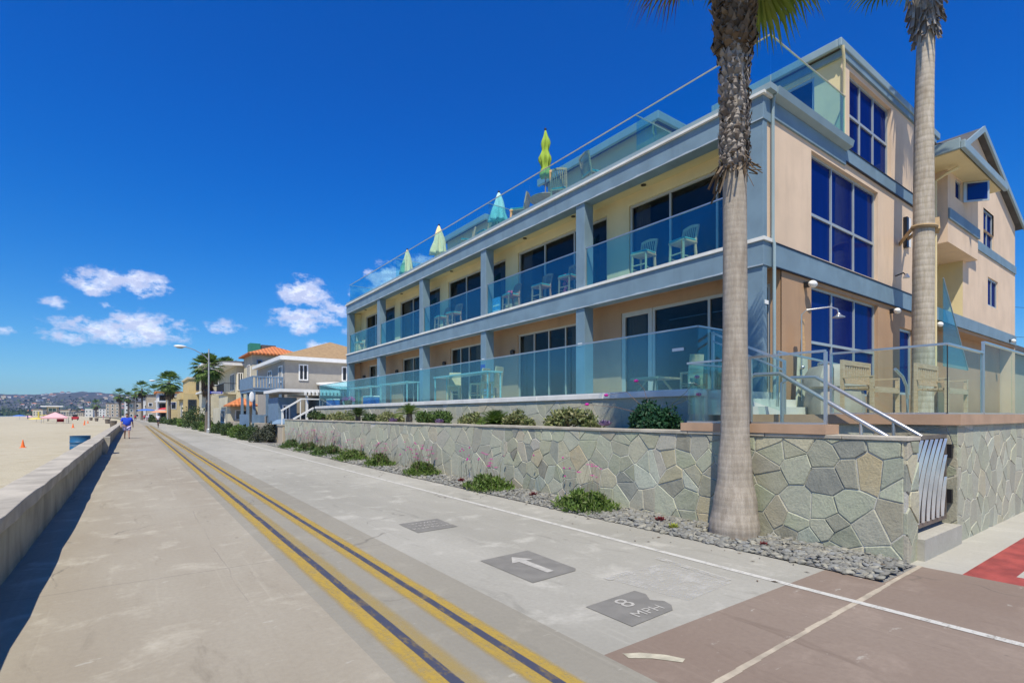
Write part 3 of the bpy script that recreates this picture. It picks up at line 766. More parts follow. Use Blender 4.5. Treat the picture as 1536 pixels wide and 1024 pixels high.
# west-facing storeys
hol2, hol1 = [], []
for i in range(5):
    y0 = YC[i]; w2 = (y0 + .22 if i == 0 else y0 - .13, y0 + 4.3 if i < 4 else 30.7)
    hol2.append((w2[0], w2[1], 5.42, 7.62))
hol1 = [(5.95, 10.3, 2.2, 4.62), (11.9, 15.3, 2.2, 4.62), (17.4, 20.3, 2.2, 4.62), (22.9, 25.4, 2.2, 4.62), (28.2, 30.2, 2.2, 4.62)]
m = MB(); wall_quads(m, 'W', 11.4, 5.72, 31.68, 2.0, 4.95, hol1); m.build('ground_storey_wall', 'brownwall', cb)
m = MB(); wall_quads(m, 'W', 11.4, 5.72, 31.68, 5.3, 7.95, hol2)
m.box(10.97, 11.39, 5.71, 5.84, 5.41, 7.92); m.box(10.96, 11.39, 31.5, 31.69, 5.36, 7.9); m.build('balcony_wall', 'cream', cb)
MB().box(10.96, 11.39, 31.5, 31.69, 2.2, 4.85).build('end_wall', 'brownwall', cb)
for i, h in enumerate(hol2):
    n = max(2, round((h[1] - h[0]) / 1.45)); c = [h[0] + (h[1] - h[0]) * k / n for k in range(1, n)]
    window(cb, 'W', 11.4, *h, cols=c, fr=.07, fm='frametan', gm='wingrey', name='sliding_door')
window(cb, 'W', 11.4, 5.95, 9.22, 2.2, 4.62, cols=(7.5,), fr=.08, fm='frametan', gm='wingrey', name='sliding_door')
window(cb, 'W', 11.4, 9.22, 10.3, 2.2, 4.62, fr=.13, fm='frametan', gm='wingrey', name='terrace_door', inset=.03)
for h, c in zip(hol1[1:], ((12.75, 13.6, 14.4), (18.8, 19.5), (24.2,), (29.2,))):
    window(cb, 'W', 11.4, *h, cols=c, fr=.06, fm='frametan', gm='wingrey', name='sliding_door')
m = MB()
for z0, z1 in ((2.19, 4.80), (5.41, 7.86)):
    m.box(14.2, 14.3, 5.9, 31.4, z0, z1); m.box(11.56, 14.19, 5.9, 31.4, z1 + .002, z1 + .06); m.box(11.56, 14.19, 5.9, 31.4, z0 - .08, z0 - .01)
    for yy in [5.84] + [c - .25 for c in YC[1:]]: m.box(11.56, 14.19, yy, yy + .05, z0, z1)
m.build('interior_wall', 'interior', cb)
rq = random.Random(31)
for hh in hol2 + hol1:
    for ya, yb in ((hh[0] + .1, hh[0] + .1 + .5 + rq.random() * .5), (hh[1] - .5 - rq.random() * .7, hh[1] - .1)):
        if rq.random() < .3: continue
        m = MB(); n = 26; pts = [(11.62 + .03 * math.sin(k * 1.6) , ya + (yb - ya) * k / n) for k in range(n + 1)]
        for (xa, y1), (xb, y2) in zip(pts[:-1], pts[1:]): m.quad((xa, y1, hh[2] + .04), (xb, y2, hh[2] + .04), (xb, y2, hh[3] - .02), (xa, y1, hh[3] - .02))
        m.build('curtain', 'curtain', cb)
# south front
H1 = [(12.78, 16.72, 2.2, 4.74), (18.35, 19.5, 2.3, 4.30)]
H2 = [(12.78, 16.72, 5.42, 7.86)]
H3 = [(14.86, 17.68, 8.52, 10.52)]
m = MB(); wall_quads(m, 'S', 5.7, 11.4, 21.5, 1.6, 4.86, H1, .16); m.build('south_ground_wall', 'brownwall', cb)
m = MB(); wall_quads(m, 'S', 5.7, 10.762, 21.5, 5.34, 8.45, H2, .16)
wall_quads(m, 'S', 5.7, 14.4, 21.4, 8.45, 10.859, H3, .16); m.build('south_upper_wall', 'pink', cb)
window(cb, 'S', 5.7, *H1[0], cols=(14.07, 15.4), rows=(3.42,), fr=.06, fm='frame', inset=.09)
window(cb, 'S', 5.7, *H1[1], fr=.08, fm='frame', inset=.08)
window(cb, 'S', 5.7, *H2[0], cols=(14.05, 15.37), rows=(6.45,), fr=.062, fm='frame', inset=.09)
window(cb, 'S', 5.7, *H3[0], cols=(15.75, 16.65), rows=(9.5,), fr=.062, fm='frame', inset=.09)
# blue grey bands on the south front
m = MB()
m.box(10.952, 21.5, 5.655, 5.70, 4.86, 5.34); m.box(14.55, 21.5, 5.655, 5.70, 8.10, 8.44); m.box(10.952, 14.55, 5.655, 5.70, 8.00, 8.34)
m.box(21.5, 25.02, 5.30, 5.349, 8.10, 8.44); m.box(25.02, 32.6, 5.655, 5.70, 8.10, 8.44)
m.box(21.5, 32.6, 5.655, 5.699, 4.86, 5.28)
m.build('band', 'bluegrey', cb)
m = MB()
for z in (4.845, 5.355): m.box(10.93, 21.5, 5.64, 5.70, z - .012, z + .012)
for z in (8.09, 8.45): m.box(14.55, 25.0, 5.64, 5.70, z - .012, z + .012)
m.build('band_trim', 'darkmetal', cb)
# concrete beams, columns, white ledges
m = MB(); m.box(10.57, 10.95, 5.66, 31.72, 4.82, 5.322); m.build('floor_beam', 'bluegrey', cb, bevel=.006)
m = MB(); m.box(10.57, 10.95, 5.66, 31.72, 7.86, 8.34); m.build('roof_beam', 'bluegrey', cb, bevel=.006)
for i, y in enumerate(YC):
    yy = y if i else 5.68
    for z0, z1 in ((2.17 if i else 1.6, 4.819), (5.401, 7.859)):
        MB().box(10.60, 10.955 if i else 10.762, yy, yy + .36, z0, z1).build('column', 'bluegrey', cb, bevel=.006)
m = MB(); y = 5.62
while y < 31.7:
    y2 = min(31.74, y + 2.6); m.box(10.53, 10.96, y, y2 - .006, 5.325, 5.40); y = y2
m.build('balcony_ledge', 'white', cb)
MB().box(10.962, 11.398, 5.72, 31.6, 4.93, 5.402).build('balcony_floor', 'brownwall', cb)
MB().box(10.962, 21.3, 5.74, 31.66, 7.93, 8.36).build('roof_deck', 'cream', cb)
m = MB(); m.box(10.50, 10.85, 5.60, 31.8, 8.344, 8.40); m.build('roof_coping', 'white', cb)
m = MB(); m.box(10.56, 10.83, 5.50, 31.7, 8.403, 8.53)
m.prism([(5.652, 8.345), (5.50, 8.39), (5.46, 8.53), (5.652, 8.53)], 10.851, 14.55, 'x'); m.build('gutter', 'gutter', cb)
MB().box(11.0, 21.3, 31.70, 31.76, .1, 8.3).build('north_wall', 'pink', cb)
# light troughs under soffits: small round downlights
for i in range(5):
    for yy in (YC[i] + 1.1, YC[i] + 3.6):
        MB().lathe([(.07, 0), (.07, .02), (.05, .02), (.05, .03)], (11.18, yy, 7.905), 12).build('downlight', 'darkmetal', cb)
# wall lights beside the ground floor doors
for i in range(1, 5):
    MB().lathe([(.05, 0), (.09, .05), (.09, .16), (.04, .2)], (11.33, YC[i] + 4.55 if i < 4 else 30.8, 3.9), 10).build('wall_lamp', 'darkmetal', cb, smooth=True)
for zz in (4.82, 7.86):  # drip trim under the beams; pale tone and wavy edge imitate sunlit highlights
    m = MB(); y = 5.66; pa = None
    while y < 31.7:
        w_ = .004 + .009 * math.sin(y * 5.1) + .007 * math.sin(y * 12.7 + 1); b = len(m.v)
        m.v += [(10.555, y, zz + .022 + w_), (10.555, y, zz - .008), (10.568, y, zz - .008), (10.568, y, zz + .022 + w_)]
        if pa is not None: m.f += [(pa + k, pa + (k + 1) % 4, b + (k + 1) % 4, b + k) for k in range(4)]
        pa = b; y += .08
    m.build('sunlit_drip_edge', 'drip_sunlit', cb)
# balcony railings between columns
for i in range(5):
    railing(cb, [(10.66, YC[i] + .37), (10.66, YC[i + 1] - .01)], 5.41, 6.53, 'teal', 'steel', seg=1.7, name='balcony_railing')
for i in range(1, 5):   # teal curved privacy screens between neighbours
    pts = [(10.98, 5.41), (11.38, 5.41), (11.38, 7.15)] + [(11.38 - .40 * (1 - math.cos(t)) , 6.75 + .40 * math.cos(t * .9)) for t in (0.3, .6, .9, 1.2)] + [(11.05, 6.65), (10.98, 6.62)]
    MB().prism(pts, YC[i] + .16, YC[i] + .18, 'y').build('privacy_screen', 'tealsolid', cb)
# third floor (penthouse) by the south front
m = MB(); wall_quads(m, 'W', 14.4, 5.7, 8.9, 8.3, 10.859, [(6.35, 8.6, 8.42, 10.55)], .16)
m.quad((14.4, 8.9, 8.3), (21.4, 8.9, 8.3), (21.4, 8.9, 10.859), (14.4, 8.9, 10.859)); m.quad((21.4, 5.7, 8.3), (21.4, 5.7, 10.859), (21.4, 8.9, 10.859), (21.4, 8.9, 8.3))
m.build('penthouse_wall', 'cream', cb)
window(cb, 'W', 14.4, 6.35, 8.6, 8.42, 10.55, cols=(7.5,), fr=.07, fm='frame', gm='wdark', name='sliding_door')
def slabroof(x0, x1, y0, y1, z, name='roof', lip=.16):
    m = MB(); m.box(x0, x1, y0, y1, z, z + lip); m.build(name, 'darkroof', cb)
    g = MB(); t = .09
    for a, b, c, d in ((x0 - t, x1 + t, y0 - t, y0), (x0 - t, x1 + t, y1, y1 + t), (x0 - t, x0, y0, y1), (x1, x1 + t, y0, y1)):
        g.box(a, b, c, d, z - .03, z + lip + .03)
    g.build('gutter', 'gutter', cb, bevel=.02)
slabroof(14.24, 21.6, 5.69, 9.1, 10.86, lip=.15)
m = MB(); m.box(14.3, 21.45, 5.64, 5.70, 10.66, 10.829); m.box(14.32, 14.4, 5.70, 8.95, 10.66, 10.829); m.build('fascia', 'bluegrey', cb)
# downpipes
m = MB(); m.tube([(14.22, 5.60, 10.84), (14.27, 5.60, 10.62), (14.34, 5.62, 10.52), (14.34, 5.62, 8.54)], .035, 8); m.build('downpipe', 'cream', cb, smooth=True)
m = MB(); m.tube([(10.9, 5.60, 8.4), (10.9, 5.63, 8.2), (10.9, 5.63, 5.4), (10.9, 5.60, 5.3), (10.9, 5.60, 1.7)], .035, 8); m.build('downpipe', 'gutter', cb, smooth=True)
m = MB(); m.tube([(21.3, 5.05, 9.6), (21.15, 5.3, 9.45), (21.15, 5.6, 9.3), (21.15, 5.6, 1.8)], .05, 8); m.build('downpipe', 'cream', cb, smooth=True)
# set-back rooms on the roof deck
def backroom(x0, x1, y0, y1, z1, ws):
    m = MB(); wall_quads(m, 'W', x0, y0, y1, 8.36, z1, ws, .12)
    m.quad((x0, y0, 8.36), (x1, y0, 8.36), (x1, y0, z1), (x0, y0, z1)); m.quad((x1, y0, 8.36), (x1, y1, 8.36), (x1, y1, z1), (x1, y0, z1)); m.quad((x0, y1, z1), (x1, y1, z1), (x1, y1, 8.36), (x0, y1, 8.36))
    m.build('roof_room_wall', 'cream', cb)
    for h in ws: window(cb, 'W', x0, *h, cols=((h[0] + h[1]) / 2,), fr=.06, gm='wdark', name='sliding_door')
    x0 -= .25; y0 -= .25; y1 += .25
    m = MB(); m.add([(x0, y0, z1), (x1, y0, z1), (x1, y1, z1), (x0, y1, z1), (x0 + 1.2, y0 + .6, z1 + .38), (x1, y0 + .6, z1 + .38), (x1, y1 - .6, z1 + .38), (x0 + 1.2, y1 - .6, z1 + .38)],
                    [(0, 3, 2, 1), (4, 5, 6, 7), (0, 1, 5, 4), (1, 2, 6, 5), (2, 3, 7, 6), (3, 0, 4, 7)]); m.build('roof', 'darkroof', cb)
    g = MB(); g.box(x0 - .10, x0, y0, y1, z1 - .12, z1 + .14); g.box(x0 - .1, x1, y0 - .10, y0, z1 - .12, z1 + .14); g.build('gutter', 'gutter', cb, bevel=.02)
backroom(13.1, 20, 10.4, 15.6, 10.72, [])
backroom(13.3, 20, 20.2, 24.0, 10.72, [(20.7, 22.6, 8.4, 10.3)])
m = MB(); m.tube([(12.86, 10.3, 10.65), (12.95, 10.42, 10.45), (13.06, 10.42, 10.35), (13.06, 10.42, 8.5)], .035, 8); m.build('downpipe', 'cream', cb, smooth=True)
# roof deck glass
railing(cb, [(10.74, 31.6), (10.74, 5.60)], 8.532, 9.62, 'teal', 'frametan', seg=1.62, r=.014, name='roof_railing', ends=False)
railing(cb, [(10.78, 5.60), (14.36, 5.60)], 8.532, 9.62, 'teal', 'frametan', seg=1.8, r=.014, name='roof_railing', ends=False)
railing(cb, [(10.78, 31.6), (14.5, 31.6)], 8.45, 9.62, 'teal', 'frametan', seg=1.6, r=.014, name='roof_railing', ends=False)
for yy in (9.2, 16.3, 24.8): railing(cb, [(10.78, yy), (13.0, yy)], 8.37, 9.62, 'teal', 'frametan', seg=2.2, r=.012, name='roof_divider', ends=False)
# ground floor terrace glass
railing(cb, [(8.86, 31.3), (8.86, 6.04), (10.3, 6.04)], 2.19, 3.42, 'teal', 'steel', seg=1.75, name='terrace_railing')
railing(cb, [(8.90, 31.3), (13.0, 31.5)], 2.19, 3.40, 'teal', 'steel', seg=1.6, name='terrace_railing', ends=False)
# rear wing with gable, to the right
m = MB(); wall_quads(m, 'S', 5.36, 21.5, 25.0, 7.35, 9.75, [(22.3, 23.05, 9.0, 9.66)], .12)
m.quad((25.0, 5.36, 7.35), (25.0, 5.7, 7.35), (25.0, 5.7, 9.75), (25.0, 5.36, 9.75)); m.quad((21.5, 5.7, 7.35), (21.5, 5.36, 7.35), (21.5, 5.36, 9.75), (21.5, 5.7, 9.75))
m.quad((21.5, 5.36, 7.35), (21.5, 7.4, 7.35), (24.6, 7.4, 7.35), (25.0, 5.36, 7.35))
m.build('bay_wall', 'pink', cb)
# open recess below the bay: side and back walls
m = MB(); m.quad((24.6, 5.7, 4.9), (24.6, 7.4, 4.9), (24.6, 7.4, 7.35), (24.6, 5.7, 7.35)); m.quad((21.5, 7.4, 4.9), (21.5, 7.4, 7.35), (24.6, 7.4, 7.35), (24.6, 7.4, 4.9))
m.quad((21.5, 5.7, 4.9), (21.5, 5.7, 7.35), (21.5, 7.4, 7.35), (21.5, 7.4, 4.9)); m.quad((21.5, 5.7, 4.9), (21.5, 7.4, 4.9), (24.6, 7.4, 4.9), (24.6, 5.7, 4.9))
m.build('recess_wall', 'cream', cb)
m = MB(); wall_quads(m, 'S', 5.7, 24.6, 32.6, 4.9, 9.1, [(27.35, 28.9, 8.45, 9.1), (28.0, 29.6, 6.15, 7.3)], .12)
wall_quads(m, 'S', 5.7, 27.35, 28.9, 9.1, 9.101, []) if False else None
GP = [(21.4, 9.75), (26.3, 12.5), (32.6, 10.3), (32.6, 9.1), (21.4, 9.1)]
# gable triangle with window opening 27.35-28.9 x 9.1-9.95
def gz(x): return 9.75 + (x - 21.4) * (2.75 / 4.9) if x < 26.3 else 12.5 - (x - 26.3) * (2.2 / 6.3)
for a, b in ((21.4, 26.3), (26.3, 27.35), (28.9, 32.6)): m.quad((a, 5.7, 9.1), (b, 5.7, 9.1), (b, 5.7, gz(b)), (a, 5.7, gz(a)))
m.quad((27.35, 5.7, 9.95), (28.9, 5.7, 9.95), (28.9, 5.7, gz(28.9)), (27.35, 5.7, gz(27.35)))
m.quad((32.6, 5.7, 1.6), (32.6, 16, 1.6), (32.6, 16, 10.3), (32.6, 5.7, 10.3))
m.build('gable_wall', 'pink', cb)
m = MB(); wall_quads(m, 'S', 6.2, 21.5, 32.5, 1.6, 4.86, [], .1); m.build('rear_ground_wall', 'brownwall', cb)
MB().box(21.5, 32.6, 5.72, 6.3, 4.74, 4.859).build('overhang_soffit', 'brownwall', cb)
window(cb, 'S', 5.7, 27.35, 28.9, 8.45, 9.95, cols=(28.1,), fr=.07)
window(cb, 'S', 5.7, 28.0, 29.6, 6.15, 7.3, cols=(28.8,), fr=.07)
window(cb, 'S', 5.36, 22.3, 23.05, 9.0, 9.66, fr=.05, fm='frame')
o = MB().add([(23.10, 5.33, 9.0), (23.10, 5.33, 9.68), (23.55, 4.75, 9.68), (23.55, 4.75, 9.0), (23.13, 5.36, 9.0), (23.13, 5.36, 9.68), (23.59, 4.78, 9.68), (23.59, 4.78, 9.0)],
   [(0, 1, 2, 3), (7, 6, 5, 4), (0, 4, 5, 1), (1, 5, 6, 2), (2, 6, 7, 3), (3, 7, 4, 0)]).build('open_casement', 'frame', cb); o['label'] = 'window sash standing open'
MB().add([(23.15, 5.24, 9.06), (23.15, 5.24, 9.62), (23.50, 4.79, 9.62), (23.50, 4.79, 9.06)], [(0, 1, 2, 3)]).build('pane', 'winblue', o)
# roofs of the wing
m = MB(); T = .16
def slope(m, xa, za, xb, zb, y0, y1, t=T): m.add([(xa, y0, za), (xb, y0, zb), (xb, y1, zb), (xa, y1, za), (xa, y0, za + t), (xb, y0, zb + t), (xb, y1, zb + t), (xa, y1, za + t)], [(0, 3, 2, 1), (4, 5, 6, 7), (0, 1, 5, 4), (1, 2, 6, 5), (2, 3, 7, 6), (3, 0, 4, 7)])
slope(m, 21.4, 9.78, 26.3, 12.53, 5.50, 16); slope(m, 26.3, 12.53, 33.0, 10.2, 5.50, 16); m.build('roof', 'darkroof', cb)
m = MB(); slope(m, 21.3, 9.70, 26.3, 12.50, 5.43, 5.498, .23); slope(m, 26.3, 12.50, 33.05, 10.16, 5.43, 5.498, .23); m.build('barge_board', 'gutter', cb)
m = MB(); m.add([(20.2, 4.72, 9.80), (25.2, 4.72, 9.80), (25.2, 5.69, 10.15), (20.2, 5.69, 10.15), (20.2, 4.72, 9.92), (25.2, 4.72, 9.92), (25.2, 5.69, 10.27), (20.2, 5.69, 10.27)], [(0, 3, 2, 1), (4, 5, 6, 7), (0, 1, 5, 4), (1, 2, 6, 5), (2, 3, 7, 6), (3, 0, 4, 7)]); m.build('roof', 'darkroof', cb)
MB().box(20.2, 25.1, 4.76, 5.69, 9.70, 9.76).build('eave_soffit', 'cream', cb)
m = MB(); m.box(20.12, 25.28, 4.60, 4.719, 9.70, 9.95); m.box(20.12, 20.199, 4.72, 5.69, 9.72, 10.05); m.build('gutter', 'gutter', cb, bevel=.02)
m = MB(); m.quad((21.6, 5.72, 4.9), (24.5, 5.72, 4.9), (24.5, 5.72, 5.0), (21.6, 5.72, 5.0))
# side stair glass on the recess
g = MB(); g.prism([(21.6, 3.3), (24.4, 3.3), (21.6, 6.2)], 5.50, 5.515, 'y'); g.build('stair_glass', 'teal', cb)
m = MB(); m.bar((24.4, 5.507, 3.32), (21.6, 5.507, 6.22), .03); m.build('stair_rail', 'steel', cb)
# white globe lights on the south front
for x, z in ((12.45, 4.66), (17.6, 4.66), (21.35, 4.66), (31.3, 4.95)):
    o = MB().box(x - .05, x + .05, 5.61, 5.698, z - .05, z + .07).build('wall_lamp', 'darkmetal', cb)
    MB().ball((x, 5.52, z), (.14, .085, .08), 14, 8).build('lamp_shade', 'trimwhite', o, smooth=True)
o = MB().tube([(18.0, 5.69, 5.75), (18.0, 5.5, 5.80), (18.0, 5.45, 5.72)], .02).build('floodlight', 'darkmetal', cb)
MB().lathe([(.03, 0), (.08, -.10), (.085, -.12)], (18.0, 5.43, 5.76), 10).build('lamp_shade', 'trimwhite', o, smooth=True)
# fixed wall-mounted box behind the palm strap
o = MB().box(18.62, 18.78, 5.60, 5.70, 6.7, 7.6).build('wall_box', 'darkmetal', cb)
MB().box(18.80, 19.02, 5.62, 5.698, 6.75, 7.62).build('wall_box_cover', 'trimwhite', cb)
# small unlettered plates on the columns
for i in range(1, 5):
    MB().box(10.585, 10.599, YC[i] + .10, YC[i] + .27, 3.72, 3.80).build('number_plate', 'trimwhite', cb)
MB().box(10.585, 10.599, YC[2] + .06, YC[2] + .34, 3.44, 3.58).build('number_plate', 'signblue', cb)
MB().box(10.66, 10.80, 5.668, 5.679, 4.02, 4.10).build('number_plate', 'trimwhite', cb)
MB().box(8.838, 8.85, 6.35, 6.62, 2.98, 3.04).build('railing_plate', 'trimwhite', cb)

# ------------------------------------------------------------------ glass fences, handrails, gate
f = thing('glass_fence', 'glass fence on the corner of the lower patio, in front of the wooden benches', 'fence', (8.97, 2.25, 1.71))
railing(f, [(8.97, 3.7), (8.97, 2.25), (10.72, 2.25)], 1.71, 2.67, 'clear', 'steel', seg=3, name='frame')
MB().box(8.962, 8.978, 2.236, 2.246, 1.72, 2.65).build('corner_seal', 'dark', f)
f = thing('glass_fence', 'taller glass fence along the top of the right-hand wall, at the right edge', 'fence', (10.76, 2.25, 1.71))
railing(f, [(10.78, 2.25), (20.0, 2.25)], 1.71, 2.84, 'clear', 'steel', seg=1.9, name='frame')
f = thing('glass_fence', 'short glass fence on an orange slab above the stone wall, behind the near palm', 'fence', (7.2, 4, 1.58))
railing(f, [(8.3, 5.06), (7.16, 5.06), (7.16, 3.02)], 1.577, 2.52, 'clear', 'steel', seg=3, name='frame')
m = MB(); m.bar((7.16, 4.02, 1.58), (7.16, 4.02, 2.5), .04); m.build('post', 'steel', f)
for nm, x, lab in (('a', 7.52, 'nearer steel handrail descending from the small glass fence to the stone wall'), ('b', 8.62, 'farther steel handrail descending from the patio glass to the top of the gate')):
    h = thing('handrail', lab, 'handrail', (x, 3, 1), group='steel handrails over the garden stairs')
    m = MB(); m.tube([(x, 2.36, 1.36), (x, 3.78, 2.29), (x, 4.15, 2.30), (x, 4.3, 2.22), (x, 4.3, 1.45)], .030, 12); m.build('rail', 'steel', h, smooth=True)
    m = MB(); m.tube([(x, 2.75, .28), (x, 2.75, 1.60)], .022); m.build('post', 'steel', h, smooth=True)
h = thing('handrail', 'looped steel handrail by the patio corner, beside the grey covered grill', 'handrail', (9.3, 4, 1.7))
MB().tube([(9.0, 3.9, 2.52), (9.18, 3.9, 2.56), (9.42, 3.9, 2.56), (9.50, 3.9, 2.48), (9.50, 3.9, 1.70)], .025, 10).build('rail', 'steel', h, smooth=True)
h = thing('handrail', 'bent steel handrail end rising in front of the wooden benches', 'handrail', (9.7, 2.9, 1.7))
MB().tube([(9.15, 2.9, 2.38), (9.45, 2.9, 2.28), (9.62, 2.9, 2.14), (9.66, 2.9, 1.95), (9.66, 2.9, 1.70)], .022, 10).build('rail', 'steel', h, smooth=True)
h = thing('handrail', 'sloping steel framed glass rail of the terrace steps, left of the near palm', 'handrail', (9.4, 5.9, 2))
m = MB(); m.bar((9.3, 6.0, 2.2), (9.3, 6.0, 3.34), .045); m.bar((9.3, 6.0, 3.32), (9.3, 4.6, 2.65), .04); m.bar((9.3, 6.0, 3.16), (9.3, 4.6, 2.49), .03); m.bar((9.3, 4.6, 1.70), (9.3, 4.6, 2.66), .045); m.build('rail', 'steel', h)
MB().prism([(4.62, 1.75), (5.98, 2.25), (5.98, 3.13), (4.62, 2.46)], 9.294, 9.306, 'x').build('glass_panel', 'clear', h)
h = thing('handrail', 'slim steel rail sloping past the outdoor shower towards the blue windows', 'handrail', (11, 5, 2))
m = MB(); m.bar((10.55, 5.35, 2.98), (12.2, 4.85, 2.76), .04); m.bar((10.55, 5.35, 1.70), (10.55, 5.35, 3.0), .04); m.bar((12.2, 4.85, 1.70), (12.2, 4.85, 2.78), .04); m.build('rail', 'steel', h)

gt = thing('metal_gate', 'metal gate of curved polished strips between the two stone walls', 'gate', (7.5, 2.3, .3))
m = MB(); x0, x1, z0, z1 = 7.46, 8.78, .32, 1.44
m.box(x0, x0 + .05, 2.27, 2.33, z0, z1); m.box(x1 - .05, x1, 2.27, 2.33, z0, z1); m.box(x0 + .05, x1 - .05, 2.27, 2.33, z1 - .045, z1); m.box(x0 + .05, x1 - .05, 2.27, 2.33, z0, z0 + .06)
m.build('gate_frame', simple('gateframe', (.20, .16, .13), .5, .2, metal=.6), gt)
MB().box(x0 + .05, x1 - .05, 2.325, 2.335, z0 + .06, z1 - .045).build('backing_panel', simple('gateback', (.06, .04, .035), .8, .3), gt)
MT['gatestrip'] = simple('gatestrip', (.62, .60, .585), .32, .15, metal=.7)
for k in range(9):
    xb = x0 - .38 + k * .185
    pts = []
    for t in np.linspace(0, 1, 15):
        X = xb + .52 * t ** 1.9 ; Z = z0 + .06 + (z1 - z0 - .11) * t
        if x0 + .06 < X < x1 - .06: pts.append((X, Z))
    if len(pts) < 3: continue
    m = MB(); b = 0
    for i, (X, Z) in enumerate(pts):
        w = .024 + .024 * math.sin(PI * i / (len(pts) - 1))
        m.v += [(X - w, 2.266, Z), (X + w, 2.250, Z), (X + w, 2.254, Z), (X - w, 2.270, Z)]
        if i:
            q = 4 * i
            for j in range(4): m.f.append((q - 4 + j, q - 4 + (j + 1) % 4, q + (j + 1) % 4, q + j))
    m.f += [(0, 1, 2, 3), tuple(4 * (len(pts) - 1) + j for j in (3, 2, 1, 0))]
    m.build('curved_strip', 'gatestrip', gt)
gt_shift = -.07
for z in (.62, 1.22): MB().box(8.785, 8.86, 2.22, 2.31, z - .09, z + .09).build('hinge', 'darkmetal', gt)
gt.location.y += gt_shift

# ------------------------------------------------------------------ furniture
def chair_proto(kind, label, cat='chair', group=None, wood='teaker', cushion='cushion', seat=.60, top=1.04, w=.50, d=.48):
    """back towards +X, sitter faces -X"""
    t = thing('balcony_chair' if kind == 'slat' else 'wicker_chair', label, cat, group=group)
    for sx in (-1, 1):
        for sy in (-1, 1):
            MB().bar((sx * d * .46 + (sx > 0) * .03, sy * w * .44, 0), (sx * d * .42, sy * w * .42, seat), .05).build('leg', wood, t)
    m = MB(); m.box(-d / 2, d / 2, -w / 2, w / 2, seat - .045, seat)
    for sy in (-1, 1): m.bar((-d * .42, sy * w * .42, .2), (d * .44, sy * w * .42, .2), .03)
    m.bar((-d * .42, -w * .42, .28), (-d * .42, w * .42, .28), .03)
    m.build('seat', wood, t, bevel=.006)
    m = MB(); xb = d / 2 - .03; lean = .10
    if kind == 'slat':
        for sy in (-1, 1): m.bar((xb, sy * (w / 2 - .025), seat), (xb + lean, sy * (w / 2 - .02), top - .02), .045)
        n = 7
        for k in range(n):
            yy = -w / 2 + .07 + (w - .14) * k / (n - 1); m.bar((xb, yy, seat + .03), (xb + lean * .95, yy, top - .06 + .04 * math.sin(PI * k / (n - 1))), .032, .014)
        for a, b in ((-w / 2, -w / 4), (-w / 4, 0), (0, w / 4), (w / 4, w / 2)):
            f = lambda y: top - .04 + .05 * math.cos(PI * y / w)
            m.bar((xb + lean, a, f(a)), (xb + lean, b + .003, f(b)), .03, .07)
    else:
        m.add([(xb, -w / 2, seat - .2), (xb + .05, -w / 2, seat - .2), (xb + .05, w / 2, seat - .2), (xb, w / 2, seat - .2), (xb + lean, -w / 2 + .02, top), (xb + lean + .04, -w / 2 + .02, top), (xb + lean + .04, w / 2 - .02, top), (xb + lean, w / 2 - .02, top)],
              [(0, 3, 2, 1), (4, 5, 6, 7), (0, 1, 5, 4), (1, 2, 6, 5), (2, 3, 7, 6), (3, 0, 4, 7)])
    m.build('backrest', wood, t, bevel=.006)
    if cushion: MB().box(-d / 2 + .01, d / 2 - .02, -w / 2 + .01, w / 2 - .01, seat + .002, seat + .055).build('cushion', cushion, t, bevel=.02)
    return t
GB = 'slatted chairs with teal cushions on the second floor balconies'
bc = chair_proto('slat', 'x', group=GB, wood='wicker'); bc2 = chair_proto('slat', 'x', group=GB, wood='teakred')
Z2 = 5.402
spots = [(11.10, 8.00, -.1, 'pale slatted chair with teal cushion, nearer of the pair on the nearest second floor balcony'),
         (11.08, 9.22, .12, 'pale slatted chair with teal cushion, farther of the pair on the nearest second floor balcony'),
         (11.05, 12.15, .1, 'slatted chair with a hanging pink towel, on the second balcony from the near end'),
         (11.08, 13.55, 0, 'slatted wooden chair alone in the middle of the second balcony from the near end'),
         (11.05, 15.25, -.1, 'wooden chair next to the blue poster, at the far end of the second balcony'),
         (11.05, 19.4, .1, 'wooden chair at the near side of the third balcony from the near end'),
         (11.05, 20.5, -.1, 'wooden chair at the far side of the third balcony from the near end'),
         (11.0, 30.6, 0, 'small wooden chair on the farthest second floor balcony')]
for i, (x, y, rz, lab) in enumerate(spots):
    if 2 <= i <= 6: place(bc2, i - 2, (x, y, Z2), rz, lab)
    else: place(bc, i, (x, y, Z2), rz, lab)
rc = chair_proto('slat', 'x', group='slatted chairs on the roof deck', seat=.46, top=.98)
rc.name = 'deck_chair'
RS = [(11.15, 12.65, PI * .5 + 2.2, 'tall backed slatted deck chair close to the lime umbrella on the roof'),
      (11.05, 14.75, -.9, 'slatted deck chair on the far side of the round roof table under the lime umbrella'),
      (11.2, 11.2, 2.9, 'low slatted deck chair with teal cushion, nearest to the viewer on the roof'),
      (11.3, 17.3, 0, 'slatted deck chair beside the mint umbrella on the roof'),
      (11.2, 18.6, -.4, 'low slatted deck chair on the roof between the mint and cream umbrellas')]
for i, (x, y, rz, lab) in enumerate(RS): place(rc, i, (x, y, 8.362), rz, lab, 1.12)
wc = chair_proto('wicker', 'x', group='pale wicker chairs on the ground floor terrace', wood='wicker', cushion=None, seat=.62, top=1.12, w=.48)
WS = [(9.75, 14.55, -1.2, 'pale wicker chair at the glass bar table, nearest of the three by the second column'),
      (9.75, 15.35, -1.2, 'pale wicker chair at the glass bar table, middle of the three by the second column'),
      (9.7, 17.0, .9, 'pale wicker chair seen side on at the left end of the glass bar table'),
      (9.8, 6.85, -2.0, 'low pale chair behind the terrace glass just left of the near palm trunk')]
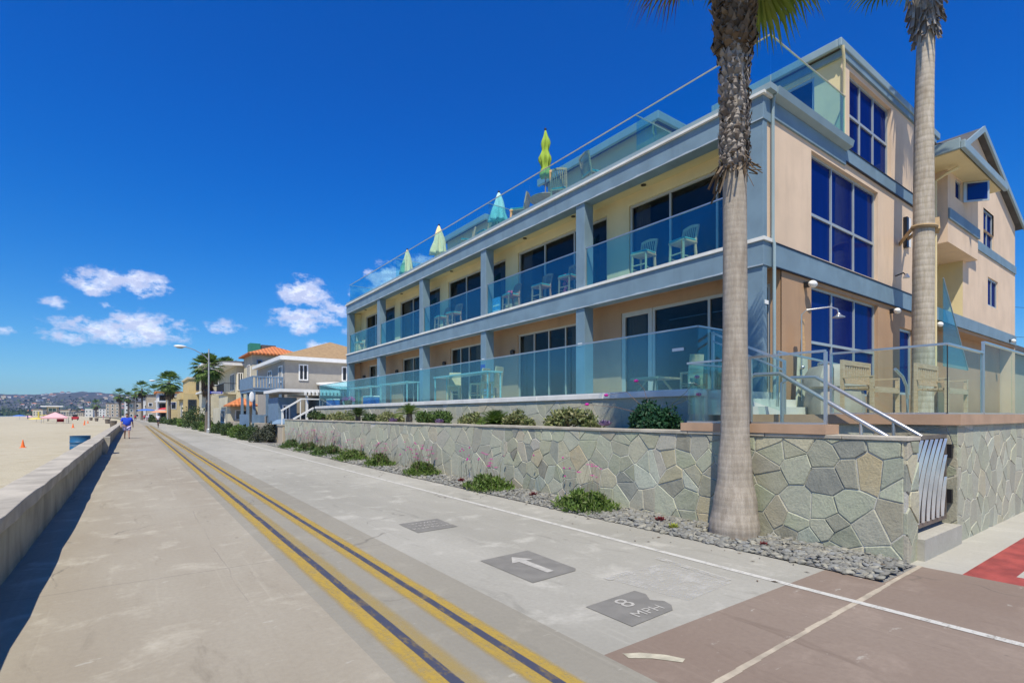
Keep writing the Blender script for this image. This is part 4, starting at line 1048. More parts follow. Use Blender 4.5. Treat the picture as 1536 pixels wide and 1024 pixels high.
for i, (x, y, rz, lab) in enumerate(WS): place(wc, i, (x, y, 2.182), rz, lab, 1.0 if i < 3 else .72)
def bar_table(x, y0, y1, lab, fm='cushion'):
    t = thing('glass_bar_table', lab, 'table', (x, (y0 + y1) / 2, 2.182), group='glass bar tables on the ground floor terrace')
    MB().box(x - .3, x + .3, y0, y1, 3.08, 3.12).build('tabletop', 'tealtop', t)
    for yy in (y0 + .06, y1 - .06):
        for xx in (x - .25, x + .25): MB().box(xx - .02, xx + .02, yy - .02, yy + .02, 2.182, 3.078).build('leg', 'tealtop', t)
MT['tealtop'] = simple('tealtop', (.30, .50, .50), .25, .05)
bar_table(9.45, 13.9, 17.6, 'long glass bar table with pale wicker chairs, by the second column')
bar_table(9.6, 20.3, 23.3, 'glass bar table in the middle of the ground floor terrace, without chairs')
bar_table(9.6, 24.4, 27.6, 'glass bar table at the far part of the ground floor terrace')
t = thing('patio_table', 'low wooden table behind the terrace glass left of the near palm trunk', 'table', (9.6, 7.5, 2.182))
MB().box(9.2, 10.0, 7.25, 8.05, 2.50, 2.54).build('tabletop', 'wicker', t)
for a in (-1, 1):
    for b in (-1, 1): MB().bar((9.6 + a * .3, 7.65 + b * .3, 2.182), (9.6 + a * .12, 7.65 + b * .12, 2.50), .04).build('leg', 'wicker', t)
# roof table and closed umbrellas
t = thing('round_table', 'round wooden table under the lime umbrella on the roof deck', 'table', (11.45, 13.75, 8.362))
MB().lathe([(.55, 0), (.57, .02), (.55, .045)], (11.45, 13.75, 9.05), 28).build('tabletop', 'teaker', t, smooth=True)
MB().lathe([(.25, 0), (.06, .06), (.05, .68)], (11.45, 13.75, 8.364), 14).build('pedestal', 'teaker', t, smooth=True)
def umbrella(loc, h, mat, lab, r=.19, L=1.35, tie=False, seed=0):
    t = thing('closed_umbrella', lab, 'umbrella', loc, group='closed umbrellas on the roof deck')
    x, y, z = loc; rr = random.Random(seed)
    MB().tube([(x, y, z), (x, y, z + h)], .022).build('pole', 'darkmetal' if mat != 'green_cloth' else 'teakred', t, smooth=True)
    MB().lathe([(.22, 0), (.22, .05), (.05, .09)], (x, y, z + .001), 14).build('base', 'darkmetal', t)
    n = 32; prof = []
    for k in range(15):
        u = k / 14; rad = r * (1 - u) ** .8 + .02
        if tie: rad = (r * (.55 + .45 * math.sin(u * 9 + 1.2) ** 2) * (1 - u ** 4) + .02) * .8
        prof.append((rad, h - L + L * u))
    ph = rr.random() * 6
    MB().lathe(prof, loc, n, lambda k, zz: 1 + .30 * math.cos(k * 2 * PI * 8 / n) + .15 * math.sin(k * 1.3 + zz * 5 + ph)).build('canopy', mat, t, smooth=True, sharp=False)
    MB().ball((x, y, z + h + .03), .045).build('finial', 'darkmetal', t, smooth=True)
umbrella((11.45, 13.77, 8.365), 3.10, 'green_cloth', 'closed lime green umbrella above the round table on the roof deck', .21, 1.62, True, 1)
umbrella((11.7, 16.95, 8.365), 2.12, 'mint_cloth', 'closed mint green umbrella on the roof deck', .30, 1.15, False, 2)
umbrella((11.5, 21.55, 8.365), 2.12, 'cream_cloth', 'closed cream umbrella on the roof deck, nearer of the two cream ones', .33, 1.35, False, 3)
umbrella((11.45, 24.9, 8.365), 1.84, 'cream_cloth', 'closed cream umbrella farthest along the roof deck', .30, 1.25, False, 4)
# poster, pink towels, coolers
t = thing('poster_board', 'blue and white striped board standing behind the balcony glass next to a column', 'board', (10.85, 15.7, Z2))
MB().box(10.84, 10.87, 15.62, 16.12, Z2, Z2 + .62).build('panel', 'posterblue', t); MB().box(10.836, 10.839, 15.66, 16.08, Z2 + .30, Z2 + .36).build('stripe', 'trimwhite', t); MB().box(10.836, 10.839, 15.66, 16.08, Z2 + .12, Z2 + .16).build('stripe', 'trimwhite', t)
for x, y, z, lab in ((10.98, 12.25, 5.75, 'pink towel draped over the chair nearest the column on the second balcony'), (10.9, 15.15, 5.80, 'pink bow tied on the chair next to the blue poster')):
    m = MB()
    for k in range(7): m.ball((x + (rnd.random() - .5) * .10, y + (rnd.random() - .5) * .22, z + .30 - .075 * k * (1 if 'towel' in lab else .35)), (.035, .07, .07), 7, 5)
    tag(m.build('pink_towel' if 'towel' in lab else 'pink_bow', 'pinkcloth', None, smooth=True), lab, 'towel' if 'towel' in lab else 'bow')
def cooler(x, y, z, lab, w=.9):
    t = thing('cooler', lab, 'cooler', (x, y, z)); MB().box(x - .25, x + .25, y - w / 2, y + w / 2, z, z + .36).build('tub', 'coolerblue', t, bevel=.03); MB().box(x - .26, x + .26, y - w / 2 - .01, y + w / 2 + .01, z + .365, z + .43).build('lid', 'trimwhite', t, bevel=.02)
cooler(9.3, 24.3, 2.182, 'blue cooler with white lid on the terrace floor between two bar tables'); cooler(9.35, 30.4, 2.182, 'blue cooler at the far end of the ground floor terrace')
t = thing('flower_pot', 'pot of pink flowers at the far part of the terrace behind the glass', 'pot', (9.2, 27.3, 2.182))
MB().lathe([(.16, 0), (.22, .3), (.2, .3)], (9.2, 27.3, 2.182), 14).build('pot', 'cleat', t, smooth=True)
def leaf_cloud(name, mat, parent, pts, size, seed=0, up=.5, elong=1.9):
    """diamond leaves at pts (N,3)"""
    r = np.random.RandomState(seed); N = len(pts); pts = np.asarray(pts, float)
    d = r.randn(N, 3); d[:, 2] += up; d /= np.linalg.norm(d, axis=1)[:, None]
    q = r.randn(N, 3); s = np.cross(d, q); s /= np.linalg.norm(s, axis=1)[:, None]
    nrm = np.cross(d, s); L = (size * (0.6 + .8 * r.rand(N)))[:, None]; W = L / elong / 2
    a = pts; b = pts + d * L * .5 + s * W - nrm * L * .06; c = pts + d * L; e = pts + d * L * .5 - s * W - nrm * L * .06
    V = np.stack([a, b, c, e], 1).reshape(-1, 3); F = np.arange(4 * N).reshape(-1, 4)
    return arrmesh(name, V, F, mat, parent)
def dome_pts(c, r, n, seed=0, clumps=10, shell=.6):
    q = np.random.RandomState(seed); out = []
    cc = []
    for k in range(clumps):
        a = q.uniform(0, 2 * PI); u = q.uniform(0, 1) ** .5; h = math.sqrt(max(0, 1 - u * u)) * q.uniform(.35, .85)
        cc.append((u * .72 * math.cos(a), u * .72 * math.sin(a), h, q.uniform(.22, .42)))
    for i in range(n):
        x, y, z, s = cc[q.randint(clumps)]; d = q.randn(3); d /= np.linalg.norm(d); t = s * q.uniform(shell, 1.05)
        p = np.array([x, y, z]) + d * t; p[2] = abs(p[2])
        out.append((c[0] + p[0] * r[0], c[1] + p[1] * r[1], c[2] + p[2] * r[2]))
    return np.array(out)
leaf_cloud('flowers', 'pinkf', t, dome_pts((9.2, 27.3, 2.45), (.4, .5, .3), 160, 1), .08)

# lower patio: benches, grill, shower
MT['benchwood'] = woodmat('benchwood', (.46, .32, .19), (.58, .43, .28))
def bench(x, y, rz, lab, rename=None):
    t = thing('wooden_bench', lab, 'bench', (0, 0, 0), 0, 'slatted wooden benches behind the patio glass')
    W, D, S_, T_ = 1.25, .5, .50, 1.0
    m = MB(); 
    for k in range(6): m.box(-W / 2, W / 2, -D / 2 + k * .085, -D / 2 + k * .085 + .07, S_ - .03, S_)
    m.box(-W / 2, W / 2, -D / 2 - .01, -D / 2 + .02, S_ - .10, S_ - .032); m.build('seat', 'benchwood', t)
    m = MB(); yb = D / 2
    m.box(-W / 2, W / 2, yb, yb + .04, T_ - .09, T_); m.box(-W / 2, W / 2, yb, yb + .04, S_ + .08, S_ + .14)
    for k in range(11):
        xx = -W / 2 + .08 + (W - .16) * k / 10; m.box(xx - .03, xx + .03, yb + .01, yb + .03, S_ + .14, T_ - .09)
    for sx in (-1, 1): m.box(sx * W / 2 - .03, sx * W / 2 + .03, yb - .005, yb + .05, 0, T_)
    m.build('backrest', 'benchwood', t)
    for sx in (-1, 1):
        MB().box(sx * W / 2 - .03, sx * W / 2 + .03, -D / 2, -D / 2 + .06, 0, S_ + .16).build('leg', 'benchwood', t)
        MB().box(sx * W / 2 - .04, sx * W / 2 + .04, -D / 2, yb - .006, S_ + .165, S_ + .19).build('armrest', 'benchwood', t)
    t.location = (x, y, 1.70); t.rotation_euler = (0, 0, rz); t.scale = (.88, .88, .92); return t
bench(10.15, 3.55, .0, 'slatted wooden bench left of the far palm trunk behind the patio glass')
bench(11.75, 3.0, .0, 'slatted wooden bench right of the far palm trunk behind the patio glass')
t = thing('covered_grill', 'beige grill under a fabric cover standing left of the wooden benches', 'grill', (11.5, 4.7, 1.7))
MB().add([], []).lathe([(.50, 0), (.52, .25), (.48, .52), (.55, .56), (.53, .75), (.40, .98), (.15, 1.02)], (11.5, 4.7, 1.70), 18, lambda k, z: (1.0 + .10 * math.cos(k * 2 * PI * 4 / 18)) * (1 + .02 * math.sin(k * 5 + z * 20))).build('fabric_cover', simple('cover', (.36, .33, .28), .9, .12, 3, .4, 8), t, smooth=True)
t = thing('outdoor_shower', 'outdoor shower with pale board, wooden upright and steel shower head, left of the blue windows', 'shower', (11.76, 5.45, 1.7))
MB().add([(11.52, 5.42, 1.70), (12.02, 5.42, 1.70), (11.98, 5.42, 2.95), (11.62, 5.42, 2.95), (11.52, 5.47, 1.70), (12.02, 5.47, 1.70), (11.98, 5.47, 2.95), (11.62, 5.47, 2.95)], [(0, 1, 2, 3), (7, 6, 5, 4), (0, 4, 5, 1), (1, 5, 6, 2), (2, 6, 7, 3), (3, 7, 4, 0)]).build('board', simple('bpale', (.55, .55, .42), .6, .1, 4), t)
MB().add([(11.70, 5.43, 2.952), (11.88, 5.43, 2.952), (11.90, 5.43, 3.25), (11.84, 5.43, 3.5), (11.87, 5.43, 3.78), (11.73, 5.43, 3.78), (11.74, 5.43, 3.4)] + [(11.70, 5.46, 2.952), (11.88, 5.46, 2.952), (11.90, 5.46, 3.25), (11.84, 5.46, 3.5), (11.87, 5.46, 3.78), (11.73, 5.46, 3.78), (11.74, 5.46, 3.4)],
   [tuple(range(7)), tuple(range(13, 6, -1))] + [(i, 7 + i, 7 + (i + 1) % 7, (i + 1) % 7) for i in range(7)]).build('upright', 'teaker', t)
MB().tube([(11.66, 5.40, 2.0), (11.66, 5.40, 3.86), (11.70, 5.32, 3.95), (12.02, 4.98, 4.00), (12.12, 4.88, 3.95), (12.14, 4.86, 3.85)], .016, 8).build('pipe', 'steel', t, smooth=True)
MB().lathe([(.03, .08), (.05, .04), (.12, 0), (.12, -.015)], (12.14, 4.86, 3.78), 16).build('shower_head', 'steel', t, smooth=True)
MB().ball((11.62, 5.36, 2.72), .045).build('valve', 'steel', t, smooth=True)

# ------------------------------------------------------------------ plants
def fan_frond(V, F, base, az, el, pet, L, n=20, spread=2.3, droop=.35, w=.035, r=None, fold=.25):
    """palmate leaf: petiole from base, leaflets radiate from its end"""
    r = r or rnd
    d = Vector((math.cos(az) * math.cos(el), math.sin(az) * math.cos(el), math.sin(el)))
    side = Vector((-math.sin(az), math.cos(az), 0)); upv = side.cross(d) * -1
    if upv.z < 0: upv = -upv
    e = Vector(base) + d * pet + Vector((0, 0, -.10 * pet))
    b = len(V); s = side * .018; u = Vector((0, 0, .012))
    V += [Vector(base) - s, Vector(base) + s, e + s * .6, e - s * .6]; F.append((b, b + 1, b + 2, b + 3))
    for k in range(n):
        a = (k / (n - 1) - .5) * spread * (1 + .05 * r.random()); ll = L * (1 - .28 * (abs(a) / spread * 2) ** 2) * (.9 + .2 * r.random())
        dd = (d * math.cos(a) + side * math.sin(a)).normalized()
        nn = upv; sd = dd.cross(nn).normalized()
        lift = nn * (fold * abs(math.sin(a)) * .3)
        p1 = e + (dd + lift) * ll * .45; p2 = e + (dd + lift) * ll * .8 + Vector((0, 0, -droop * ll * .25)); p3 = e + (dd + lift) * ll + Vector((0, 0, -droop * ll * (.5 + .35 * r.random())))
        ww = w * L
        b = len(V); V += [e, p1 - sd * ww + nn * ww * .4, p1 + sd * ww, p2 - sd * ww * .6, p2 + sd * ww * .6, p3]
        F += [(b, b + 1, b + 2), (b + 1, b + 3, b + 4, b + 2), (b + 3, b + 5, b + 4)]
def mesh_of(V, F, name, mat, parent):
    m = MB(); m.v = [tuple(v) for v in V]; m.f = F; return m.build(name, mat, parent)
def trunk(parent, pts, rads, mat, name='trunk', n=28, jit=.03, seed=0):
    """lathed trunk following pts"""
    r = random.Random(seed); m = MB(); P = [Vector(p) for p in pts]
    N = 46; rings = []
    for i in range(N):
        t = i / (N - 1) * (len(P) - 1); k = min(int(t), len(P) - 2); f = t - k
        p = P[k].lerp(P[k + 1], f); f2 = f * f * (3 - 2 * f); rad = rads[k] * (1 - f2) + rads[k + 1] * f2
        for q in range(n):
            a = 2 * PI * q / n; rr = rad * (1 + jit * math.sin(3 * a + i * .35) * .5 + jit * (r.random() - .5) * .5)
            m.v.append((p.x + rr * math.cos(a), p.y + rr * math.sin(a), p.z))
    for i in range(N - 1):
        for q in range(n): m.f.append((i * n + q, i * n + (q + 1) % n, (i + 1) * n + (q + 1) % n, (i + 1) * n + q))
    m.f.append(tuple((N - 1) * n + q for q in range(n)))
    return m.build(name, mat, parent, smooth=True, sharp=False)
def boots(parent, c, z0, z1, rad, n, size, seed, mat='boot', name='leaf_bases', flare=.3, top_fl=None):
    r = random.Random(seed); m = MB()
    for i in range(n):
        z = z0 + (z1 - z0) * i / n; a = i * 2.39996 + r.random() * .5; u = (z - z0) / (z1 - z0)
        fl = flare if top_fl is None else flare + (top_fl - flare) * u ** 3
        d = Vector((math.cos(a), math.sin(a), 0)); s = Vector((-math.sin(a), math.cos(a), 0)); zz = Vector((0, 0, 1))
        L = size * (.7 + .7 * r.random()); w = size * .42 * (.7 + .5 * r.random())
        b = Vector(c) + Vector((0, 0, z)) + d * (rad * .9)
        tip = b + zz * L * (.8 + .3 * r.random()) * (1 if r.random() > .25 else -.6) + d * L * (fl + .35 * r.random()) + s * L * (r.random() - .5) * .5
        mid = b.lerp(tip, .5) + d * size * .16
        k = len(m.v)
        m.v += [tuple(x) for x in (b - s * w, b + s * w, mid - s * w * .75 + d * .01, mid + s * w * .75, tip - s * w * .18, tip + s * w * .12, b + d * size * .10, mid + d * size * .10, b - zz * .08)]
        m.f += [(k, k + 6, k + 7, k + 2), (k + 6, k + 1, k + 3, k + 7), (k + 2, k + 7, k + 4), (k + 7, k + 3, k + 5, k + 4), (k, k + 8, k + 1, k + 6)]
    return m.build(name, mat, parent)

# near palm
px, py = 6.80, 4.05
np_ = thing('palm_tree', 'near palm with swollen grey trunk base in the pebbles before the stone wall', 'palm tree', (px, py, 0))
trunk(np_, [(px - .01, py, -.05), (px - .01, py, .12), (px, py, .45), (px, py, .85), (px + .01, py, 1.5), (px + .01, py, 3.0), (px, py, 4.8), (px, py, 5.3), (px - .01, py, 8.2)], [.325, .335, .290, .230, .188, .162, .155, .158, .175], 'bark', seed=1)
boots(np_, (px, py, 0), 5.1, 7.3, .185, 620, .10, 5, flare=.10, top_fl=.75)
boots(np_, (px, py, 0), 6.75, 8.3, .225, 760, .125, 6, 'deadfrond', 'old_leaf_stubs', .5, 1.1)
m = MB(); r = random.Random(9)       # ragged fibre collar where the trimmed bark ends
for i in range(60):
    a = r.random() * 2 * PI; z = 5.06 + r.random() * .25; R_ = .185
    p = Vector((px + R_ * math.cos(a), py + R_ * math.sin(a), z)); q = p + Vector((math.cos(a) * r.random() * .14 + (r.random() - .5) * .2, math.sin(a) * r.random() * .14 + (r.random() - .5) * .2, -.03 - r.random() ** 2 * .34))
    m.bar(p, q, .010 + r.random() * .03, .006)
m.build('fibre_collar', 'deadfrond', np_)
V, F = [], []; V2, F2 = [], []; V3, F3 = [], []
r = random.Random(4)
for i in range(34):
    a = i * 2.39996; el = 1.3 - 1.25 * (i / 34)
    fan_frond(V, F, (px, py, 8.7 + .2 * r.random()), a, el, 1.05, 1.0, 26, 2.4, .5, .028, r)
# hanging leaf on the right and dry red tipped leaves
cr = Vector((.8083, -.5888, 0))     # to the right of the view
ax = math.atan2(cr.y, cr.x)
fan_frond(V2, F2, (px + .1, py - .05, 7.95), ax - .25, -.30, .35, .72, 34, 3.0, .9, .052, r)
fan_frond(V2, F2, (px + .1, py - .05, 8.0), ax + .35, -.55, .28, .70, 30, 2.6, .9, .050, r)
for k, (da, el, pet) in enumerate(((.05, .05, .62), (-.5, -.12, .55), (PI + .1, .10, .75), (PI - .4, .12, .65), (PI + .55, .05, .6))):
    fan_frond(V3, F3, (px, py, 8.05), ax + da, el, pet, .85, 24, 2.3, .9, .014, r)
mesh_of(V, F, 'crown', 'frond', np_); mesh_of(V2, F2, 'hanging_frond', 'frondyel', np_); mesh_of(V3, F3, 'dry_frond', 'frondtip', np_)

# far palm by the building
qx, qy = 17.35, 4.85
fp = thing('palm_tree', 'tall ring-barked palm strapped to the condominium side wall, right of the blue windows', 'palm tree', (qx, qy, 1.7))
trunk(fp, [(qx, qy, 1.6), (qx, qy, 3.0), (qx - .02, qy, 5), (qx, qy, 6.8), (qx + .05, qy, 9), (qx + .12, qy, 11), (qx + .20, qy, 12.1), (qx + .22, qy, 12.6), (qx + .22, qy, 13.8)], [.29, .255, .245, .240, .225, .21, .20, .27, .32], 'barkring', jit=.05, seed=2)
m = MB(); r = random.Random(11)
for i in range(150):
    a = r.random() * 2 * PI; z = 12.15 + r.random() * 1.1; R_ = .21 + (z - 12.1) * .14
    p = Vector((qx + .21 + R_ * math.cos(a), qy + R_ * math.sin(a), z)); q = p + Vector((math.cos(a) * .07 + (r.random() - .5) * .2, math.sin(a) * .07 + (r.random() - .5) * .2, -.15 - r.random() * .3))
    m.bar(p, q, .05 + r.random() * .05, .012)
m.build('fibre_collar', 'boot', fp)
V, F = [], []
for i in range(36):
    fan_frond(V, F, (qx + .2, qy, 14.0 + .2 * r.random()), i * 2.39996, 1.2 - 1.1 * i / 36, 1.1, 1.05, 16, 2.3, .5, .035, r)
mesh_of(V, F, 'crown', 'frond', fp)
st = thing('tree_strap', 'tan strap tying the tall palm trunk to the side wall', 'strap', (17.7, 5.2, 6.75))
m = MB(); pts = [(qx + .28 * math.cos(a), qy + .28 * math.sin(a), 6.78 + .03 * math.sin(a)) for a in np.linspace(.6, -PI * 1.25, 18)]
m.tube(pts, .045, 6); m.bar((qx + .22, qy + .17, 6.78), (18.7, 5.6, 6.95), .06, .09); m.bar((qx - .2, qy + .2, 6.76), (18.2, 5.66, 6.70), .05, .09); m.bar((qx + .20, qy - .25, 6.66), (qx + .32, qy - .20, 7.0), .10, .22); m.build('strap', simple('strapm', (.36, .25, .13), .8, .2, 5), st)

# planting bed shrubs
def shrub(name, label, cat, loc, rad, n, size, mat, seed, group=None, elong=1.9, up=.5, clumps=12):
    t = thing(name, label, cat, loc, 0, group)
    leaf_cloud('foliage', mat, t, dome_pts(loc, rad, n, seed, clumps), size, seed, up, elong)
    m = MB(); rr = random.Random(seed)
    for k in range(9):
        a = rr.random() * 6.28; m.tube([loc, (loc[0] + rad[0] * .6 * math.cos(a), loc[1] + rad[1] * .6 * math.sin(a), loc[2] + rad[2] * .65)], [.012, .005], 5)
    m.build('stems', 'stem', t); return t
PB = 1.38
bed = [('shrub', 'dark green round bush in the planting bed against the small glass fence', (7.85, 6.3, PB), (.42, .55, .52), 2600, .075, 'leafdark', 'shrub'),
       ('succulent_shrub', 'wide pale yellow green succulent in the planting bed, nearest one to the dark bush', (7.75, 8.45, PB), (.30, .85, .34), 2200, .085, 'leafpale', 'shrub'),
       ('succulent_shrub', 'pale succulent in the planting bed just right of the spiky cycad', (7.75, 10.45, PB), (.28, .62, .30), 1500, .085, 'leafpale', 'shrub'),
       ('succulent_shrub', 'pale succulent in the planting bed just left of the spiky cycad', (7.75, 12.75, PB), (.28, .62, .30), 1300, .085, 'leafpale', 'shrub'),
       ('shrub', 'long grey green shrub in the planting bed between the cycad and the little palm', (7.8, 15.0, PB), (.32, 1.2, .38), 2400, .085, 'leaf', 'shrub'),
       ('succulent_shrub', 'pale succulent in the planting bed just left of the little brown-trunked palm', (7.8, 18.4, PB), (.30, 1.2, .36), 2000, .09, 'leafpale', 'shrub'),
       ('shrub', 'olive shrub in the planting bed between the two small palms', (7.9, 20.6, PB), (.30, .9, .30), 1100, .09, 'leafhedge', 'shrub'),
       ('succulent_shrub', 'pale tan succulent in the planting bed near its far end', (7.8, 24.4, PB), (.32, 1.7, .40), 2200, .10, 'leafpale', 'shrub'),
       ('shrub', 'green shrub at the far end of the planting bed by the white handrails', (7.9, 28.6, PB), (.34, 1.6, .34), 1800, .10, 'leafhedge', 'shrub')]
for i, (nm, lab, loc, rad, n, s, mt, cat) in enumerate(bed):
    rad = (rad[0] * 1.1, rad[1] * 1.08, rad[2] * (1.3 if i else 1.1)); n = int(n * 1.3)
    shrub(nm, lab, cat, loc, rad, n, s, mt, 20 + i, 'shrubs in the planting bed')
def rosette(name, lab, loc, R_, n, mat, seed, mat_w=.30, group=None):
    r = random.Random(seed); m = MB()
    for k in range(n):
        a = k * 2.39996; u = k / n; el = .25 + 1.1 * (1 - u); L = R_ * (.5 + .5 * u)
        d = Vector((math.cos(a) * math.cos(el), math.sin(a) * math.cos(el), math.sin(el))); s = Vector((-math.sin(a), math.cos(a), 0))
        p = Vector(loc) + Vector((0, 0, .02)); w = L * mat_w
        b = len(m.v); up = Vector((0, 0, L * .12))
        m.v += [tuple(x) for x in (p - s * w * .4, p + s * w * .4, p + d * L * .6 + s * w - up * .3, p + d * L + up, p + d * L * .6 - s * w - up * .3, p + d * L * .5 - up)]
        m.f += [(b, b + 1, b + 5), (b + 1, b + 2, b + 5), (b, b + 5, b + 4), (b + 2, b + 3, b + 5), (b + 3, b + 4, b + 5)]
    return tag(m.build(name, mat), lab, 'succulent', group)
rosette('rosette_succulent', 'purple rosette succulent on the rim of the stone wall near the dark bush', (7.55, 7.25, PB + .08), .20, 26, 'leafpurple', 1)
rosette('rosette_succulent', 'purple rosette succulent left of the cycad, far along the stone wall', (7.55, 14.1, PB + .05), .22, 26, 'leafpurple', 2)
rosette('rosette_succulent', 'purple rosette succulent by the little brown-trunked palm', (7.55, 17.6, PB + .05), .24, 26, 'leafpurple', 3)
rosette('rosette_succulent', 'dark red rosette succulent in the pebbles left of the near palm trunk', (6.62, 5.18, .03), .12, 22, 'leafred', 4)
rosette('rosette_succulent', 'yellow green rosette succulent in the pebbles beside the near palm trunk', (6.38, 4.75, .03), .12, 24, 'leafyellow', 5, .2)
rosette('rosette_succulent', 'small brown red succulent in the pebbles right of the near palm trunk', (6.45, 3.45, .03), .08, 16, 'leafred', 6)
rosette('rosette_succulent', 'small dark red succulent in the pebbles between the two nearest flowering mounds', (6.62, 8.35, .03), .13, 18, 'leafred', 7, .25)
rosette('rosette_succulent', 'red brown succulent in the pebbles further along, left of the second mound', (6.6, 11.2, .03), .14, 18, 'leafred', 8, .25)
def cycad(loc, R_, n, lab, th=0, seed=0, mat='leafbright', el0=1.3):
    t = thing('small_palm', lab, 'plant', loc); r = random.Random(seed); m = MB()
    for k in range(n):
        a = k * 2.39996; el = el0 * (1 - k / n) + .15; L = R_ * (.85 + .3 * r.random())
        prev = Vector(loc) + Vector((0, 0, th)); d = Vector((math.cos(a) * math.cos(el), math.sin(a) * math.cos(el), math.sin(el))); s = Vector((-math.sin(a), math.cos(a), 0))
        N = 12
        for i in range(N):
            u = (i + 1) / N; p = Vector(loc) + Vector((0, 0, th)) + d * L * u + Vector((0, 0, -L * .42 * u * u))
            w = R_ * .26 * math.sin(PI * min(1, u * .9 + .08)); b = len(m.v)
            for sg in (-1, 1):
                b = len(m.v); m.v += [tuple(prev), tuple(p), tuple(p + s * sg * w + d * w * .6 + Vector((0, 0, w * .15)))]; m.f.append((b, b + 1, b + 2))
            prev = p
    m.build('fronds', mat, t)
    MB().lathe([(R_ * .16, -.02), (R_ * .19, th * .4 + .05), (R_ * .14, th + .07), (R_ * .05, th + .12)], loc, 12, lambda k, z: 1 + .12 * math.sin(k * 2.1 + z * 40)).build('trunk', 'barkfar', t)
    return t
cycad((7.8, 11.45, PB), .66, 60, 'spiky bright green cycad in the planting bed', .04, 1)
cycad((7.8, 16.8, PB), .62, 26, 'little palm with a fat brown trunk in the planting bed', .32, 2, 'leafbright', 1.4)
cycad((7.8, 21.9, PB), .62, 34, 'bushy small palm far along the planting bed', .26, 3, 'leafhedge')
cycad((7.8, 27.0, PB), .40, 26, 'smallest spiky palm near the far end of the planting bed', .15, 4, 'leaf')
# flowering mounds in the pebbles
def mound(loc, rx, h, n, lab, seed, fl, tall, mat='leafbright'):
    t = thing('flowering_mound', lab, 'plant', loc, 0, 'green mounds with tall magenta flowers along the gravel strip')
    pts = dome_pts(loc, (rx * .8, rx, h), n, seed, 14, .3); q = np.random.RandomState(seed + 900); k_ = n // 4; aa = q.uniform(0, 2 * PI, k_); rr_ = q.uniform(.6, 1.25, k_) * rx; pts = np.concatenate([pts, np.c_[np.clip(loc[0] + rr_ * .85 * np.cos(aa), 6.1, 7.0), loc[1] + rr_ * 1.15 * np.sin(aa), loc[2] + q.uniform(0, .08, k_)]]); leaf_cloud('foliage', mat, t, pts, .095 if rx < .55 else .1, seed, .8, 3.4)
    r = random.Random(seed); m = MB(); fm = MB()
    for k in range(fl):
        a = r.random() * 6.28; q = r.random() ** .5
        b = Vector((loc[0] + .6 * rx * q * math.cos(a), loc[1] + rx * q * math.sin(a), loc[2] + h * .4))
        H_ = tall * (.45 + .6 * r.random()); tp = b + Vector(((r.random() - .35) * .30, (r.random() - .5) * .42, H_)); tp.x = min(tp.x, 7.0)
        m.tube([b, b.lerp(tp, .5) + Vector(((r.random() - .5) * .06, (r.random() - .5) * .06, .03)), tp], [.0035, .003, .002], 4)
        if r.random() < .72:
            R_ = .020 + .024 * r.random()
            for j in range(6):
                aa = j * PI / 3; c = tp + Vector((math.cos(aa) * R_ * .8, math.sin(aa) * R_ * .8, .006)); k2 = len(fm.v)
                fm.v += [tuple(tp), tuple(c + Vector((-math.sin(aa), math.cos(aa), .1)) * R_ * .6), tuple(tp + Vector((math.cos(aa), math.sin(aa), .25)) * R_ * 1.7), tuple(c - Vector((-math.sin(aa), math.cos(aa), -.1)) * R_ * .6)]
                fm.f.append((k2, k2 + 1, k2 + 2, k2 + 3))
    m.build('flower_stems', 'stem', t); fm.build('flowers', 'pinkf', t)
ML = ['green mound with a few magenta flowers, nearest one, left of the near palm trunk', 'second flowering mound from the near palm, on the gravel', 'third flowering mound from the near palm, with a dense spray of thin stems',
      'fourth flowering mound from the near palm', 'fifth mound from the near palm, wide and low', 'sixth mound from the near palm, with reddish stems behind', 'seventh mound from the near palm, small', 'eighth and farthest mound, by the end of the stone wall']
for i, (x, y, rx, h, n, fl) in enumerate([(6.55, 6.75, .47, .34, 4200, 11), (6.52, 9.85, .50, .34, 3800, 20), (6.55, 13.3, .46, .36, 2600, 34), (6.6, 16.5, .50, .36, 2200, 34), (6.6, 19.3, .70, .36, 2400, 30), (6.6, 22.3, .75, .38, 2200, 60), (6.6, 25.2, .65, .38, 1700, 55), (6.6, 28.2, .70, .38, 1700, 30)]):
    mound((x, y, .03), rx, h, n, ML[i], 50 + i, fl, .62 if i < 5 else .8, 'leafbright' if i < 5 else 'leaf')
for i, (y, n_) in enumerate(((8.0, 5), (11.4, 10), (15.0, 14))):
    t = thing('flower_sprays', ['thin flower stems against the stone wall behind the nearest mound', 'thin flower stems with pink heads against the wall between second and third mound', 'reddish flower stems against the wall between third and fourth mound'][i], 'flowers', (6.9, y, .02))
    r = random.Random(80 + i); m = MB(); fm = MB()
    for k in range(n_):
        b = Vector((6.95, y + (r.random() - .5) * 1.4, .02)); tp = b + Vector((-.05 * r.random(), (r.random() - .5) * .5, .35 + .5 * r.random())); m.tube([b, b.lerp(tp, .5), tp], [.004, .003, .002], 4); fm.ball(tp, (.022, .022, .016), 6, 4)
    m.build('stems', 'stem', t); fm.build('flower_heads', 'pinkf', t)
t = thing('flower_sprays', 'long arching stems with three magenta flowers leaning over the terrace ledge behind the dark bush', 'flowers', (8.0, 6.4, PB))
m = MB(); fm = MB()
